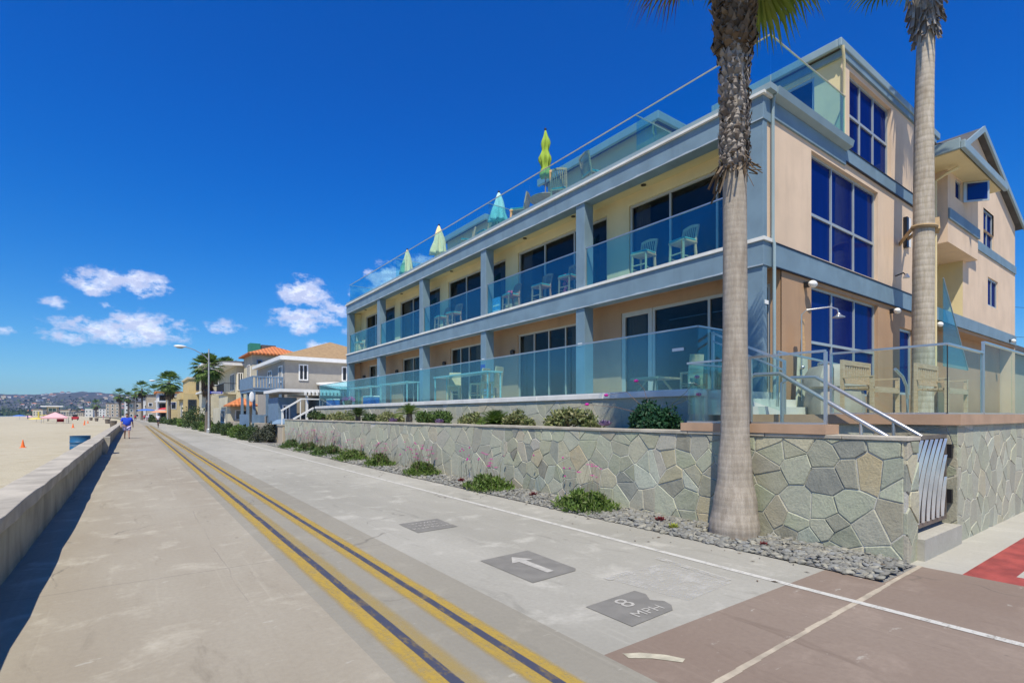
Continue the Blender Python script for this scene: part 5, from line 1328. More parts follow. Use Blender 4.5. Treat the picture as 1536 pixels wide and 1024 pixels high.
for a, b, c, fh in (((7.9, 6.4, 1.7), (7.8, 6.9, 2.15), (7.75, 7.4, 2.10), 1), ((7.9, 6.4, 1.7), (7.95, 6.6, 2.2), (7.9, 6.75, 2.36), 1), ((7.9, 6.5, 1.7), (7.85, 7.2, 1.85), (7.7, 7.9, 1.92), 1), ((7.9, 6.2, 1.7), (8.0, 5.7, 2.1), (7.9, 5.4, 2.36), 1), ((7.9, 6.2, 1.7), (7.9, 5.8, 1.9), (7.8, 5.3, 2.05), 1)):
    m.tube([a, b, c], [.006, .005, .003], 5); fm.ball(c, (.045, .05, .03), 8, 5)
m.build('stems', 'stem', t); fm.build('flower_heads', 'pinkf', t)

# ------------------------------------------------------------------ hedges beyond the stone wall
HD = [(6.75, 35.2, 1.0, 1.9, 1.15, 'leafolive', 'dark purplish bush next to the tan pillar at the end of the stone wall'),
      (6.55, 39.5, .9, 2.3, 1.05, 'leafhedge', 'dark green bush, second beyond the stone wall, in front of the blue porch'),
      (6.6, 44.4, .9, 2.4, 1.0, 'leafbright', 'brighter green bush below the blue porch'),
      (6.5, 49.8, .8, 2.2, 1.1, 'leafhedge', 'dense bush right of the nearest street lamp foot'),
      (6.4, 55.2, .6, 1.8, 1.2, 'leafhedge', 'narrow dark bush at the foot of the nearest street lamp'),
      (6.4, 63.0, .8, 3.4, 1.1, 'leafbright', 'long bright green hedge left of the nearest street lamp'),
      (6.3, 71.0, .8, 3.2, 1.0, 'leafhedge', 'second clipped hedge left of the nearest street lamp'),
      (6.9, 80.0, 2.0, 4.6, 3.4, 'leafhedge', 'big tall bush in front of the yellow house'),
      (5.9, 92.0, .9, 5.0, 1.1, 'leafbright', 'low hedge left of the big bush'),
      (5.6, 106.0, .9, 6.0, 1.2, 'leafhedge', 'farther low hedge beside the walk, before the second lamp'),
      (5.0, 124.0, 1.0, 8.0, 1.3, 'leafhedge', 'far hedge beside the walk beyond the second lamp'),
      (3.9, 150.0, 1.2, 12., 1.6, 'leafhedge', 'farthest hedge, where the walk narrows to a point')]
for i, (x, y, rx, ry, h, mt, lab) in enumerate(HD):
    n = 2600 if i < 8 else 1200
    shrub('hedge_bush', lab, 'bush', (x, y, -.05), (rx, ry, h), n, .13 if i < 5 else (.22 if i < 8 else .35), mt, 100 + i, 'bushes along the boardwalk beyond the stone wall', 1.6, .3, 16)
t = thing('wall_pillar', 'short tan stucco pillar at the far end of the stone wall', 'pillar', (7.2, 33, 0))
MB().box(6.98, 7.5, 32.05, 33.3, -.1, 1.05).build('pillar_body', 'tanwall', t, bevel=.03); MB().box(6.94, 7.54, 32.03, 33.35, 1.052, 1.13).build('pillar_cap', 'wallcap', t, bevel=.01)
o = MB().lathe([(.75, 0), (.68, .14), (.45, .26), (.1, .32)], (7.6, 34.6, 1.14), 14, lambda k, z: 1 + .15 * math.sin(k * 1.7)).build('blue_tarp', 'bluewood', None, smooth=True); tag(o, 'blue tarp bundle on the low wall behind the tan pillar', 'tarp')
o = MB().box(7.2, 7.5, 33.4, 56, -.1, 1.12).build('garden_wall', 'tanwall'); tag(o, 'low tan garden wall behind the bushes, in front of the blue porch', 'wall')
for k, (y0, y1, zz, x, zl) in enumerate(((33, 33, 1.94, 7.1, 2.66), (32.2, 32.2, 1.45, 7.6, 2.12))):
    t = thing('handrail', ['upper white handrail at the far end of the terrace', 'lower white handrail at the far end of the terrace'][k], 'handrail', (x, y0, 0))
    m = MB(); m.bar((x, y0, zz), (x + 1.15, y0, zl), .09, .09); m.bar((x + 1.15, y0, zl), (x + 2.2, y0, zl), .07, .07) if k == 0 else None; m.build('rail', 'trimwhite', t)
    MB().bar((x + 1.1, y0, .1), (x + 1.1, y0, zl - .04), .05).build('post', 'trimwhite', t); MB().bar((x + .05, y0, .1), (x + .05, y0, zz - .02), .05).build('post', 'trimwhite', t)

# ------------------------------------------------------------------ neighbouring houses
def house_box(parent, name, mat, x0, x1, y0, y1, z0, z1): return MB().box(x0, x1, y0, y1, z0, z1).build(name, mat, parent)
def hip_roof(parent, mat, x0, x1, y0, y1, z, h, over=.4, fascia='trimwhite', ft=.28, name='roof'):
    X0, X1, Y0, Y1 = x0 - over, x1 + over, y0 - over, y1 + over
    w, d = X1 - X0, Y1 - Y0; q = min(w, d) / 2
    a, b = ((X0 + q, (Y0 + Y1) / 2), (X1 - q, (Y0 + Y1) / 2)) if w >= d else (((X0 + X1) / 2, Y0 + q), ((X0 + X1) / 2, Y1 - q))
    if w >= d: fs = [(0, 1, 5, 4), (1, 2, 5), (2, 3, 4, 5), (3, 0, 4)]
    else: fs = [(0, 1, 4), (1, 2, 5, 4), (2, 3, 5), (3, 0, 4, 5)]
    o = MB().add([(X0, Y0, z + ft), (X1, Y0, z + ft), (X1, Y1, z + ft), (X0, Y1, z + ft), (*a, z + ft + h), (*b, z + ft + h)], fs + [(3, 2, 1, 0)]).build(name, mat, parent)
    g = MB(); g.box(X0, X1, Y0, Y1, z, z + ft - .002); g.build('fascia', fascia, parent); return o
def win(parent, face, at, a0, a1, z0, z1, n=2, fm='trimwhite', gm='winfar', fr=.09): 
    window(parent, face, at - .10, a0, a1, z0, z1, cols=[a0 + (a1 - a0) * k / n for k in range(1, n)], fr=fr, fm=fm, gm=gm, inset=.03)
h = thing('grey_house', 'grey stucco two storey house with brown hipped roof and white eaves, beyond the condominium', 'house', (9.3, 42, 0))
house_box(h, 'wall', 'greywall', 9.3, 19, 42, 52.5, -.1, 5.86); hip_roof(h, 'shingle', 9.3, 19, 42, 52.5, 5.86, 2.0, .42)
win(h, 'S', 42, 10.3, 11.0, 4.35, 5.6); win(h, 'S', 42, 13.6, 14.4, 4.4, 5.6); win(h, 'W', 9.3, 42.7, 43.9, 4.2, 5.5); win(h, 'W', 9.3, 46.5, 47.8, 4.3, 5.4); win(h, 'W', 9.3, 43.2, 45.2, .9, 2.6, fm='bluewood')
p = thing('blue_porch', 'blue painted two level wooden porch on the front of the grey house', 'porch', (7.1, 42, 0))
house_box(p, 'balcony_deck', 'bluewood', 7.1, 9.28, 42, 47.5, 3.4, 3.62)
m = MB(); m.box(7.05, 7.12, 42, 47.5, 3.64, 4.55); m.box(7.05, 9.2, 41.95, 42.05, 4.46, 4.56); m.box(7.13, 9.2, 41.96, 42.04, 3.63, 3.72); m.build('balcony_parapet', 'bluewood', p)
m = MB()
for k in range(10): m.box(7.28 + k * .2, 7.38 + k * .2, 41.97, 42.03, 3.72, 4.46)
m.build('balusters', 'bluewood', p)
for x, y in ((7.2, 42.1), (7.2, 44.6), (7.2, 47.2), (9.0, 42.1), (8.1, 42.1)): house_box(p, 'post', 'bluewood', x - .09, x + .09, y - .09, y + .09, .1, 3.39)
m = MB(); m.box(7.05, 7.11, 43.4, 47.5, .2, 1.75); m.box(7.05, 7.9, 41.98, 42.02, .2, 1.7); m.box(7.9, 9.2, 41.98, 42.02, 1.62, 1.72); m.build('ground_parapet', 'bluewood', p)
m = MB()
for k in range(8): m.box(7.98 + k * .16, 8.05 + k * .16, 41.98, 42.02, .2, 1.62)
m.build('balusters', 'darkroof', p)
o = MB().ball((7.0, 41.75, 3.0), (.17, .04, .38), 14, 9).build('surfboard', 'trimwhite', None, smooth=True); tag(o, 'short white board hanging on a post of the blue porch', 'surfboard'); 
a = thing('blue_shed', 'small blue shed with a white window and white slatted pergola beside the terrace end', 'shed', (8, 37.5, 0))
house_box(a, 'wall', 'bluewood', 8.0, 9.2, 38, 41.2, -.1, 2.9); win(a, 'S', 38, 8.25, 8.75, 1.1, 2.4); 
m = MB(); m.box(7.7, 12.2, 36.4, 41.3, 3.22, 3.42); m.build('roof', 'trimwhite', a)
m = MB()
for k in range(12): m.box(9.3 + k * .25, 9.4 + k * .25, 36.2, 41.2, 3.02, 3.215)
m.build('pergola_slats', 'trimwhite', a)
for x in (9.5, 12.0): house_box(a, 'post', 'trimwhite', x - .07, x + .07, 36.5, 36.64, -.1, 3.0)
house_box(a, 'annex_wall', 'bluewood', 10.6, 17, 38, 41.4, -.1, 2.95); 
MB().add([(11.6, 36, 3.45), (18, 36, 3.6), (18, 41.9, 4.5), (11.6, 41.9, 4.1), (11.6, 36, 3.58), (18, 36, 3.73), (18, 41.9, 4.63), (11.6, 41.9, 4.23)], [(0, 3, 2, 1), (4, 5, 6, 7), (0, 1, 5, 4), (1, 2, 6, 5), (2, 3, 7, 6), (3, 0, 4, 7)]).build('roof', 'trimwhite', a)
h = thing('cream_house', 'cream house with an orange tiled tower, between the grey house and the yellow house', 'house', (9.4, 56, 0))
house_box(h, 'wall', 'creamwall', 8.9, 16, 62, 76, -.1, 6.9); house_box(h, 'tower_wall', 'creamwall', 9.6, 14.5, 57, 61.9, -.1, 7.7)
hip_roof(h, 'darkroof', 8.0, 16, 62, 76, 6.92, .8, .4); hip_roof(h, 'tile', 9.6, 14.5, 57, 61.9, 7.7, 1.1, .45, 'tile', .15)
house_box(h, 'lower_wall', 'creamwall', 7.6, 9.58, 56.5, 70, -.1, 2.5); hip_roof(h, 'tile', 7.6, 9.5, 55, 58.5, 2.52, .75, .3, 'tile', .12, 'porch_roof')
house_box(h, 'chimney', 'greentank', 9.9, 10.9, 60, 61.5, 8.2, 9.2); house_box(h, 'chimney', 'darkroof', 11, 12.4, 60, 61.5, 8.2, 9.1)
house_box(h, 'balcony', 'creamwall', 7.7, 8.88, 62, 68, 3.9, 4.1); win(h, 'S', 62, 9.0, 9.55, 4.3, 6.2); win(h, 'S', 57, 10.0, 10.5, 5.6, 7.2, 1, 'bluewood'); win(h, 'S', 57, 11.2, 12.6, 5.9, 7.3); win(h, 'W', 9.6, 58, 59.6, 4.6, 6.8); win(h, 'W', 8.9, 63, 66, 4.3, 6.2, 3); win(h, 'W', 7.6, 60, 63, .9, 2.2, 3); win(h, 'S', 56.5, 8.0, 9.2, 1.2, 2.2)
m = MB(); m.box(7.7, 7.76, 62, 68, 5.0, 5.06); [m.box(7.7, 7.74, 62 + .4 * k, 62.04 + .4 * k, 4.1, 5.0) for k in range(15)]; m.box(7.76, 8.9, 62, 62.05, 5.0, 5.06); m.build('balcony_railing', 'darkmetal', h)
h = thing('cream_house', 'cream gabled house seen between the palm skirt and the orange tiled tower', 'house', (7.7, 78, 0))
house_box(h, 'wall', 'creamwall', 8.0, 16, 79, 90, -.1, 8.4); hip_roof(h, 'darkroof', 8.0, 16, 79, 90, 8.4, .7, .5); win(h, 'S', 79, 8.6, 9.8, 5.6, 7.2); win(h, 'S', 79, 10.3, 11.6, 2.0, 3.8); house_box(h, 'balcony', 'trimwhite', 7.2, 7.98, 79.2, 86, 4.6, 4.8)
h = thing('yellow_house', 'ochre yellow stepped house behind the big bush', 'house', (6.2, 98, 0))
house_box(h, 'wall', 'yellowwall', 6.6, 15, 99, 112, -.1, 5.2); house_box(h, 'upper_wall', 'yellowwall', 7.4, 15, 100, 112, 5.2, 7.6); house_box(h, 'parapet', 'creamwall', 7.2, 15.2, 99.8, 112.2, 7.6, 7.9); house_box(h, 'balcony', 'yellowwall', 6.2, 6.59, 99.2, 108, 4.2, 5.3); house_box(h, 'eave', 'creamwall', 8.4, 12, 98.2, 98.98, 5.0, 5.3)
for k in range(3): win(h, 'S', 99, 7.2 + k * 2, 8.4 + k * 2, 2.2, 4.2, 1, 'darkroof')
win(h, 'S', 100, 8.4, 9.6, 5.7, 7.2, 1, 'darkroof'); win(h, 'S', 100, 10.3, 11.8, 5.7, 7.2, 1, 'darkroof'); win(h, 'W', 6.6, 100.5, 104, 1.4, 3.6, 2)
h = thing('ochre_house', 'plain ochre house just left of the yellow stepped house', 'house', (6.3, 137, 0))
house_box(h, 'wall', 'yellowwall', 6.3, 14, 137, 147, -.1, 5.6); house_box(h, 'parapet', 'creamwall', 6.2, 14.1, 136.9, 147.1, 5.6, 5.9); win(h, 'S', 137, 6.8, 7.8, 3, 4.6, 1)
h = thing('white_balcony_house', 'white framed house with dark blue glass balconies behind the second street lamp', 'house', (4.6, 157, 0))
house_box(h, 'wall', 'whitewall', 5.0, 12, 157, 168, -.1, 7.2); house_box(h, 'roof', 'tile', 4.5, 12.1, 156.5, 168, 7.2, 7.6)
for k in range(3): win(h, 'S', 157, 5.3, 8.2, 1.0 + 2.1 * k, 2.5 + 2.1 * k, 2, 'bluewood', 'wdark'); house_box(h, 'balcony', 'trimwhite', 4.4, 7.4, 155.8, 156.98, .7 + 2.1 * k, .95 + 2.1 * k)
BL = [('tan_house', 'tan house left of the white balcony house', 'tanwall', 3.6, 9, 206, 220, 7.9, 2), ('white_house', 'narrow grey white building behind the far palms', 'whitewall', 3.0, 7, 236, 250, 7.3, 2),
      ('apartment_block', 'tan flat-roofed block right of the far palm pair', 'tanwall', -1.6, 6, 300, 318, 7.6, 3), ('apartment_block', 'white flat-roofed block between the far palms', 'whitewall', -3.8, 1.5, 370, 390, 9.5, 3),
      ('apartment_block', 'large beige apartment block left of the far palms at the end of the beach', 'tanwall', -14.5, -6.5, 440, 470, 9.4, 4), ('apartment_block', 'white low block at the beach end with a flat roof', 'whitewall', -21, -16.5, 508, 530, 6.4, 3),
      ('apartment_block', 'pale building with a teal roof at the beach end', 'whitewall', -31, -26, 540, 560, 7.0, 2)]
for nm, lab, mt, x0, x1, y0, y1, z, fl in BL:
    h = thing(nm, lab, 'building', (x0, y0, 0)); house_box(h, 'wall', mt, x0, x1, y0, y1, -.1, z)
    house_box(h, 'roof', 'greentank' if 'teal' in lab else 'darkroof', x0 - .2, x1 + .2, y0 - .2, y1 + .2, z, z + .35)
    for k in range(fl):
        zz = .8 + k * (z - .8) / fl; n = max(1, int((x1 - x0) / 2.2))
        for j in range(n): win(h, 'S', y0, x0 + .5 + j * (x1 - x0 - .6) / n, x0 + 1.6 + j * (x1 - x0 - .6) / n, zz, zz + 1.3, 1, fr=.15)
# neighbour at the right edge
h = thing('dark_roofed_house', 'house with a dark roof at the right edge beyond the gable', 'house', (40, 7, 0))
house_box(h, 'wall', 'tanwall', 38.5, 48, 7.2, 18, -.1, 5.2); hip_roof(h, 'darkroof', 38.5, 48, 7.2, 18, 5.2, 1.4, .5, 'darkroof')
t = thing('power_line', 'dark overhead wires at the right edge behind the building', 'wires', (42, 6, 7))
for z in (6.1, 6.8, 8.7): MB().tube([(34, 12, z), (44, 8.5, z - .15), (54, 5, z)], .012, 5).build('wire', 'dark', t)
house_box(t, 'pole', 'barkfar', 53.9, 54.1, 4.9, 5.1, 0, 9.5)

# ------------------------------------------------------------------ far town and hill
def hz(x, y):
    t = min(1, max(0, (y - 1500) / 1700)); s = t * t * (3 - 2 * t)
    e = min(1, max(0, (x + 2600) / 1200)); e = e * e * (3 - 2 * e)
    top = 98 + 9 * math.sin(x * .0031 + 1) + 6 * math.sin(x * .009 + 2) + 4 * math.sin(x * .023)
    if x > -200: top -= min(40, (x + 200) * .05)
    return -1 + s * e * top + (3.5 * math.sin(x * .03 + y * .01) + 2.5 * math.sin(x * .071 - y * .013)) * s
m = MB(); NX, NY = 150, 46; b = 0
for j in range(NY + 1):
    for i in range(NX + 1):
        x = -3000 + 5200 * i / NX; y = 1300 + 2700 * j / NY; z = hz(x, y) - (max(0, y - 3300) * .06) + rnd.random() * 2.2 * min(1, max(0, (y - 1500) / 600)); m.v.append((x, y, z))
for j in range(NY):
    for i in range(NX): k = j * (NX + 1) + i; m.f.append((k, k + 1, k + NX + 2, k + NX + 1))
o = m.build('hills', 'hill', None, smooth=True, sharp=False); tag(o, kind='structure')
r = random.Random(77)
protos = []
for k, (wm, rm) in enumerate((('whitewall', 'darkroof'), ('tanwall', 'tile'), ('creamwall', 'shingle'), ('whitewall', 'tile'))):
    t = thing('hillside_house', 'tiny pale house among many on the distant hazy hillside', 'house', (0, 0, 0), 0, 'far houses on the hazy hillside')
    house_box(t, 'wall', wm, -7, 7, -5, 5, -6, 5.5); hip_roof(t, rm, -7, 7, -5, 5, 5.5, 2.5, .5, 'trimwhite', .3); protos.append(t)
used = [0] * 4
for i in range(110):
    y = r.uniform(1650, 2850); x = -y * .17 + r.uniform(-120, y * .19); k = i % 4
    place(protos[k], used[k], (x, y, hz(x, y)), r.uniform(-.5, .5), sc=r.uniform(.5, 1.15)); used[k] += 1
tp = []
for k, (wm, rm) in enumerate((('greywall', 'darkroof'), ('tanwall', 'darkroof'), ('creamwall', 'shingle'))):
    t = thing('shore_building', 'small pale building in the far town strip behind the beach', 'building', (0, 0, 0), 0, 'far town buildings behind the end of the beach')
    house_box(t, 'wall', wm, -5, 5, -5, 5, -.1, 6 + k); house_box(t, 'roof', rm, -5.3, 5.3, -5.3, 5.3, 6 + k, 6.6 + k)
    m = MB(); [m.box(-4 + 3 * a, -2.6 + 3 * a, -5.06, -5.0, 1.2 + 2.8 * c, 2.8 + 2.8 * c) for a in range(3) for c in range(2)]; m.build('windows', 'winfar', t); tp.append(t)
used = [0] * 3
for i in range(64):
    y = r.uniform(850, 1600); f = r.random(); x = -y * .165 + f * (y * .165 - 4 - y * .012); k = i % 3
    if x < -68 - (y - 500) * .08: x = -60 - (y - 500) * .07 + r.random() * 30
    place(tp[k], used[k], (x, y, 0), r.uniform(-.2, .2), sc=r.uniform(.6, 1.3)); used[k] += 1
pts = np.array([(x, y, abs(r.gauss(0, 4)) + (hz(x, y) if y > 1300 else 0)) for x, y in [(-yy * .2 + r.random() * yy * .26, yy) for yy in [r.uniform(1000, 2400) for _ in range(3500)]]])
tag(leaf_cloud('far_trees', 'leafhedge', None, pts, 7, 5, .2, 1.2), 'dark tree masses between the far town and the hillside', 'trees', kind='stuff')

# ------------------------------------------------------------------ distant palms
def far_palm(label, group, loc, H_, R_, nf=30, nl=12, skirt=2.2, seed=0, tr=.22):
    t = thing('palm_tree', label, 'palm tree', loc, 0, group); r = random.Random(seed); x, y, z = loc
    m = MB(); m.tube([(x, y, z), (x + .05, y, z + H_ * .5), (x, y, z + H_)], [tr * 1.3, tr, tr * .9], 10); m.build('trunk', 'barkfar', t, smooth=True)
    V, F = [], []
    for i in range(nf):
        fan_frond(V, F, (x, y, z + H_), i * 2.39996 + r.random() * .3, 1.45 - 2.5 * i / nf, R_ * .46, R_ * .58, nl, 2.1, .45, .06, r)
    mesh_of(V, F, 'crown', 'frond', t)
    if skirt:
        V, F = [], []
        for i in range(int(nf * 1.1)):
            fan_frond(V, F, (x, y, z + H_ - .1 - skirt * .5 * r.random()), r.random() * 6.28, -1.0 - .35 * r.random(), R_ * .28, R_ * .48, 8, 1.3, .3, .08, r)
        mesh_of(V, F, 'dead_skirt', 'deadfrond', t)
    return t
far_palm('fan palm with a dark dead skirt beside the nearest street lamp', None, (6.0, 59.5, -.05), 6.5, 1.75, 52, 16, 3.2, 1)
far_palm('fan palm rising behind the cream house, between lamp and orange tiled tower', None, (13.1, 102, 0), 9.9, 2.4, 50, 12, 1.2, 2)
far_palm('fan palm with hanging skirt beside the second street lamp', None, (5.4, 113.8, 0), 7.8, 2.5, 50, 12, 3.0, 3)
GP_ = 'distant palms where the boardwalk narrows'
far_palm('tall distant palm at the left end of the far palm group', GP_, (-4.9, 300, 0), 11.2, 3.6, 26, 10, 2, 4, .4)
far_palm('distant palm just right of the leftmost one in the far palm group', GP_, (-1.7, 300, 0), 10.2, 3.0, 24, 10, 2, 5, .35)
far_palm('thin distant palm in the middle of the far palm group', GP_, (.8, 246.8, 0), 10.2, 2.4, 24, 10, 3, 6, .3)
far_palm('distant palm with wind-swept fronds, tallest right of the far palm group', GP_, (2.4, 208, 0), 10.4, 3.2, 26, 10, 2, 7, .3)
far_palm('low crowned distant palm at the right of the far group, behind the balcony house', GP_, (6.1, 218, 0), 9.8, 3.4, 24, 10, 1, 8, .3)
far_palm('lone hazy palm at the far beach end, left of the beige block', GP_, (-24, 537, 0), 10.5, 5, 22, 8, 3, 9, .6)

# ------------------------------------------------------------------ street lamps
def lamp(loc, H_, lab, arm=2.15, sign=True):
    t = thing('street_lamp', lab, 'street lamp', (0, 0, 0), 0, 'tall street lamps along the boardwalk')
    MB().tube([(0, 0, 0), (0, 0, H_ * .5), (0, 0, H_)], [.10, .08, .055], 12).build('pole', 'galv', t, smooth=True)
    MB().lathe([(.2, 0), (.2, .3), (.14, .4)], (0, 0, 0), 12).build('base', 'galv', t)
    u = (-.95, -.25)
    pts = [(0, 0, H_ - 1.1 + .0)] + [(u[0] * arm * s, u[1] * arm * s, H_ - .95 + .95 * math.sin(s * PI / 2)) for s in (.15, .35, .6, .85, 1)]
    MB().tube(pts, [.05, .045, .04, .035, .03, .03], 8).build('arm', 'galv', t, smooth=True)
    o = MB().ball((u[0] * (arm + .35), u[1] * (arm + .3), H_ + .02), (.50, .22, .13), 14, 8).build('lamp_head', 'trimwhite', t, smooth=True)
    MB().ball((u[0] * (arm + .35), u[1] * (arm + .3), H_ - .08), (.30, .15, .10), 12, 6).build('lens', 'galv', o, smooth=True)
    if sign:
        s = MB().box(.1, 1.15, -.02, .02, 3.75, 3.98).build('street_sign', 'signblue', t); MB().box(.2, 1.05, -.026, -.0205, 3.84, 3.90).build('sign_lettering', 'trimwhite', s)
    t.location = loc; return t
lamp((5.9, 57.5, 0), 8.0, 'nearest street lamp, grey pole with curved arm and white head')
lamp((5.3, 117.4, 0), 8.0, 'second street lamp, in front of the white balcony house')
lamp((-.4 + 1.2, 235.4, 0), 8.0, 'third and very distant street lamp among the far palms', sign=False)
lamp((-3.6, 330, 0), 9.0, 'fourth, farthest street lamp, left of the third', sign=False)

# ------------------------------------------------------------------ beach things
def cone(loc, s, lab):
    t = thing('traffic_cone', lab, 'traffic cone', (0, 0, 0), 0, 'orange cones on the sand')
    MB().lathe([(.17, .04), (.15, .05), (.03, .68), (.025, .70)], (0, 0, 0), 16).build('cone_body', 'orange', t, smooth=True); MB().box(-.21, .21, -.21, .21, 0, .038).build('base', 'orange', t); t.location = loc; t.scale = (s, s, s)
cone((-5.0, 39.9, -.14), .64, 'nearest orange cone, standing alone on the sand at the left')
for x, y, l in ((-6.9, 97, 'second orange cone, small, beyond the first'), (-7.1, 122, 'third orange cone, farther and right of the second'), (-8.0, 148, 'fourth tiny orange cone'), (-9.3, 161, 'farthest tiny orange cone')): cone((x, y, -.14), .9, l)
t = thing('barrel', 'dark blue steel barrel on the sand against the beach wall', 'barrel', (-1.95, 31, -.14))
MB().lathe([(.38, 0), (.39, .03), (.375, .05), (.375, .30), (.39, .32), (.375, .34), (.375, .58), (.39, .60), (.375, .62), (.375, .86), (.39, .885), (.37, .885), (.36, .80)], (-1.95, 31, -.14), 28).build('drum', 'barrelblue', t, smooth=True)
MB().lathe([(.381, 0), (.381, .05)], (-1.95, 31, .29), 28).build('stripe', 'bluewood', t)
for x, y, l in ((-2.35, 98, 'nearest dark trash can on the sand by the wall, left of the walking man'), (-4.3, 139, 'second dark trash can by the beach wall'), (-8.4, 191, 'third dark trash can on the sand'), (-11, 218, 'farthest dark trash can on the sand')):
    t = thing('trash_can', l, 'trash can', (x, y, -.14), 0, 'dark trash cans on the sand'); MB().lathe([(.36, 0), (.46, .85), (.50, .87), (.50, .93)], (x, y, -.14), 16).build('can_body', 'barkfar', t, smooth=True); MB().lathe([(.42, .0), (.40, .04)], (x, y, .79), 16).build('liner', 'dark', t)
t = thing('lifeguard_tower', 'lifeguard tower with a flat white roof on the sand', 'lifeguard tower', (-18.6, 199, 0))
house_box(t, 'roof', 'trimwhite', -21.0, -16.2, 196.5, 201.5, 4.0, 4.3); house_box(t, 'cabin', 'tanwall', -19.8, -17.4, 198, 200.5, 1.6, 4.0); win(t, 'S', 198, -19.5, -17.7, 2.6, 3.7, 2)
for a in (-19.6, -17.6):
    for b in (198.2, 200.3): house_box(t, 'leg', 'tanwall', a - .1, a + .1, b - .1, b + .1, -.1, 1.6)
house_box(t, 'deck', 'umbyel', -21.2, -19.0, 196.6, 197.9, 1.5, 1.7); o = house_box(t, 'rescue_board', 'umbyel', -21.6, -21.3, 196.6, 197.6, .4, 2.6)
t = thing('canopy_tent', 'pink canopy tent on the sand in front of the lifeguard tower', 'tent', (-13.7, 152, 0))
MB().add([(-16.0, 150, 1.15), (-11.6, 150, 1.15), (-11.6, 154, 1.15), (-16.0, 154, 1.15), (-13.8, 152, 2.3)], [(0, 1, 4), (1, 2, 4), (2, 3, 4), (3, 0, 4), (3, 2, 1, 0)]).build('canopy', 'tentpink', t); house_box(t, 'valance', 'tentpink', -16.0, -11.6, 149.98, 150.02, .85, 1.15)
for a in (-15.9, -11.7):
    for b in (150.1, 153.9): house_box(t, 'leg', 'galv', a - .04, a + .04, b - .04, b + .04, -.14, 1.14)
o = thing('beach_chair', 'red folding chair in the shade under the pink canopy', 'chair', (-13, 151.5, -.14)); house_box(o, 'seat', 'redcloth', -13.5, -12.3, 151, 151.6, .15, .3); house_box(o, 'backrest', 'redcloth', -13.5, -12.3, 151.61, 151.7, .2, .85); [house_box(o, 'leg', 'galv', a, a + .05, 151, 151.05, -.14, .15) for a in (-13.5, -12.4)]
def beach_umb(loc, R_, mat, lab, H_=2.2):
    t = thing('beach_umbrella', lab, 'umbrella', loc); x, y, z = loc; MB().tube([(x, y, z), (x, y, z + H_)], .03, 6).build('pole', 'galv', t)
    MB().lathe([(R_, 0), (R_ * .75, .22), (R_ * .4, .42), (.03, .52)], (x, y, z + H_ - .45), 12).build('canopy', mat, t)
beach_umb((-35, 272, -.14), 2.2, 'umbblue', 'blue beach umbrella far left on the sand', 1.8); beach_umb((-20.9, 188, -.14), 1.7, 'umbyel', 'yellow beach umbrella low on the sand left of the pink tent', 1.1)
beach_umb((-32.0, 270, -.14), 1.2, 'tentpink', 'small pink beach umbrella next to the blue one', 1.5)
beach_umb((3.3, 188, 0), 2.6, 'umbblue', 'blue patio umbrella in front of the far houses', 3.4); beach_umb((5.2, 146, 0), 2.0, 'umborange', 'orange patio umbrella below the white balcony house', 2.7); beach_umb((6.4, 150, 0), 1.8, 'redcloth', 'red patio umbrella behind the orange one', 3.4)
t = thing('beach_buggy', 'small dark red lifeguard buggy parked far out on the sand', 'buggy', (-15.5, 226, -.14))
house_box(t, 'body', 'redcloth', -16.4, -14.6, 225, 227, .2, 1.1); house_box(t, 'cab', 'dark', -16.1, -14.9, 225.4, 226.6, 1.1, 1.8)
for a in (-16.2, -14.8): MB().tube([(a - .1, 225.0, .2), (a + .1, 225.0, .2)], .33, 12).build('wheel', 'dark', t)

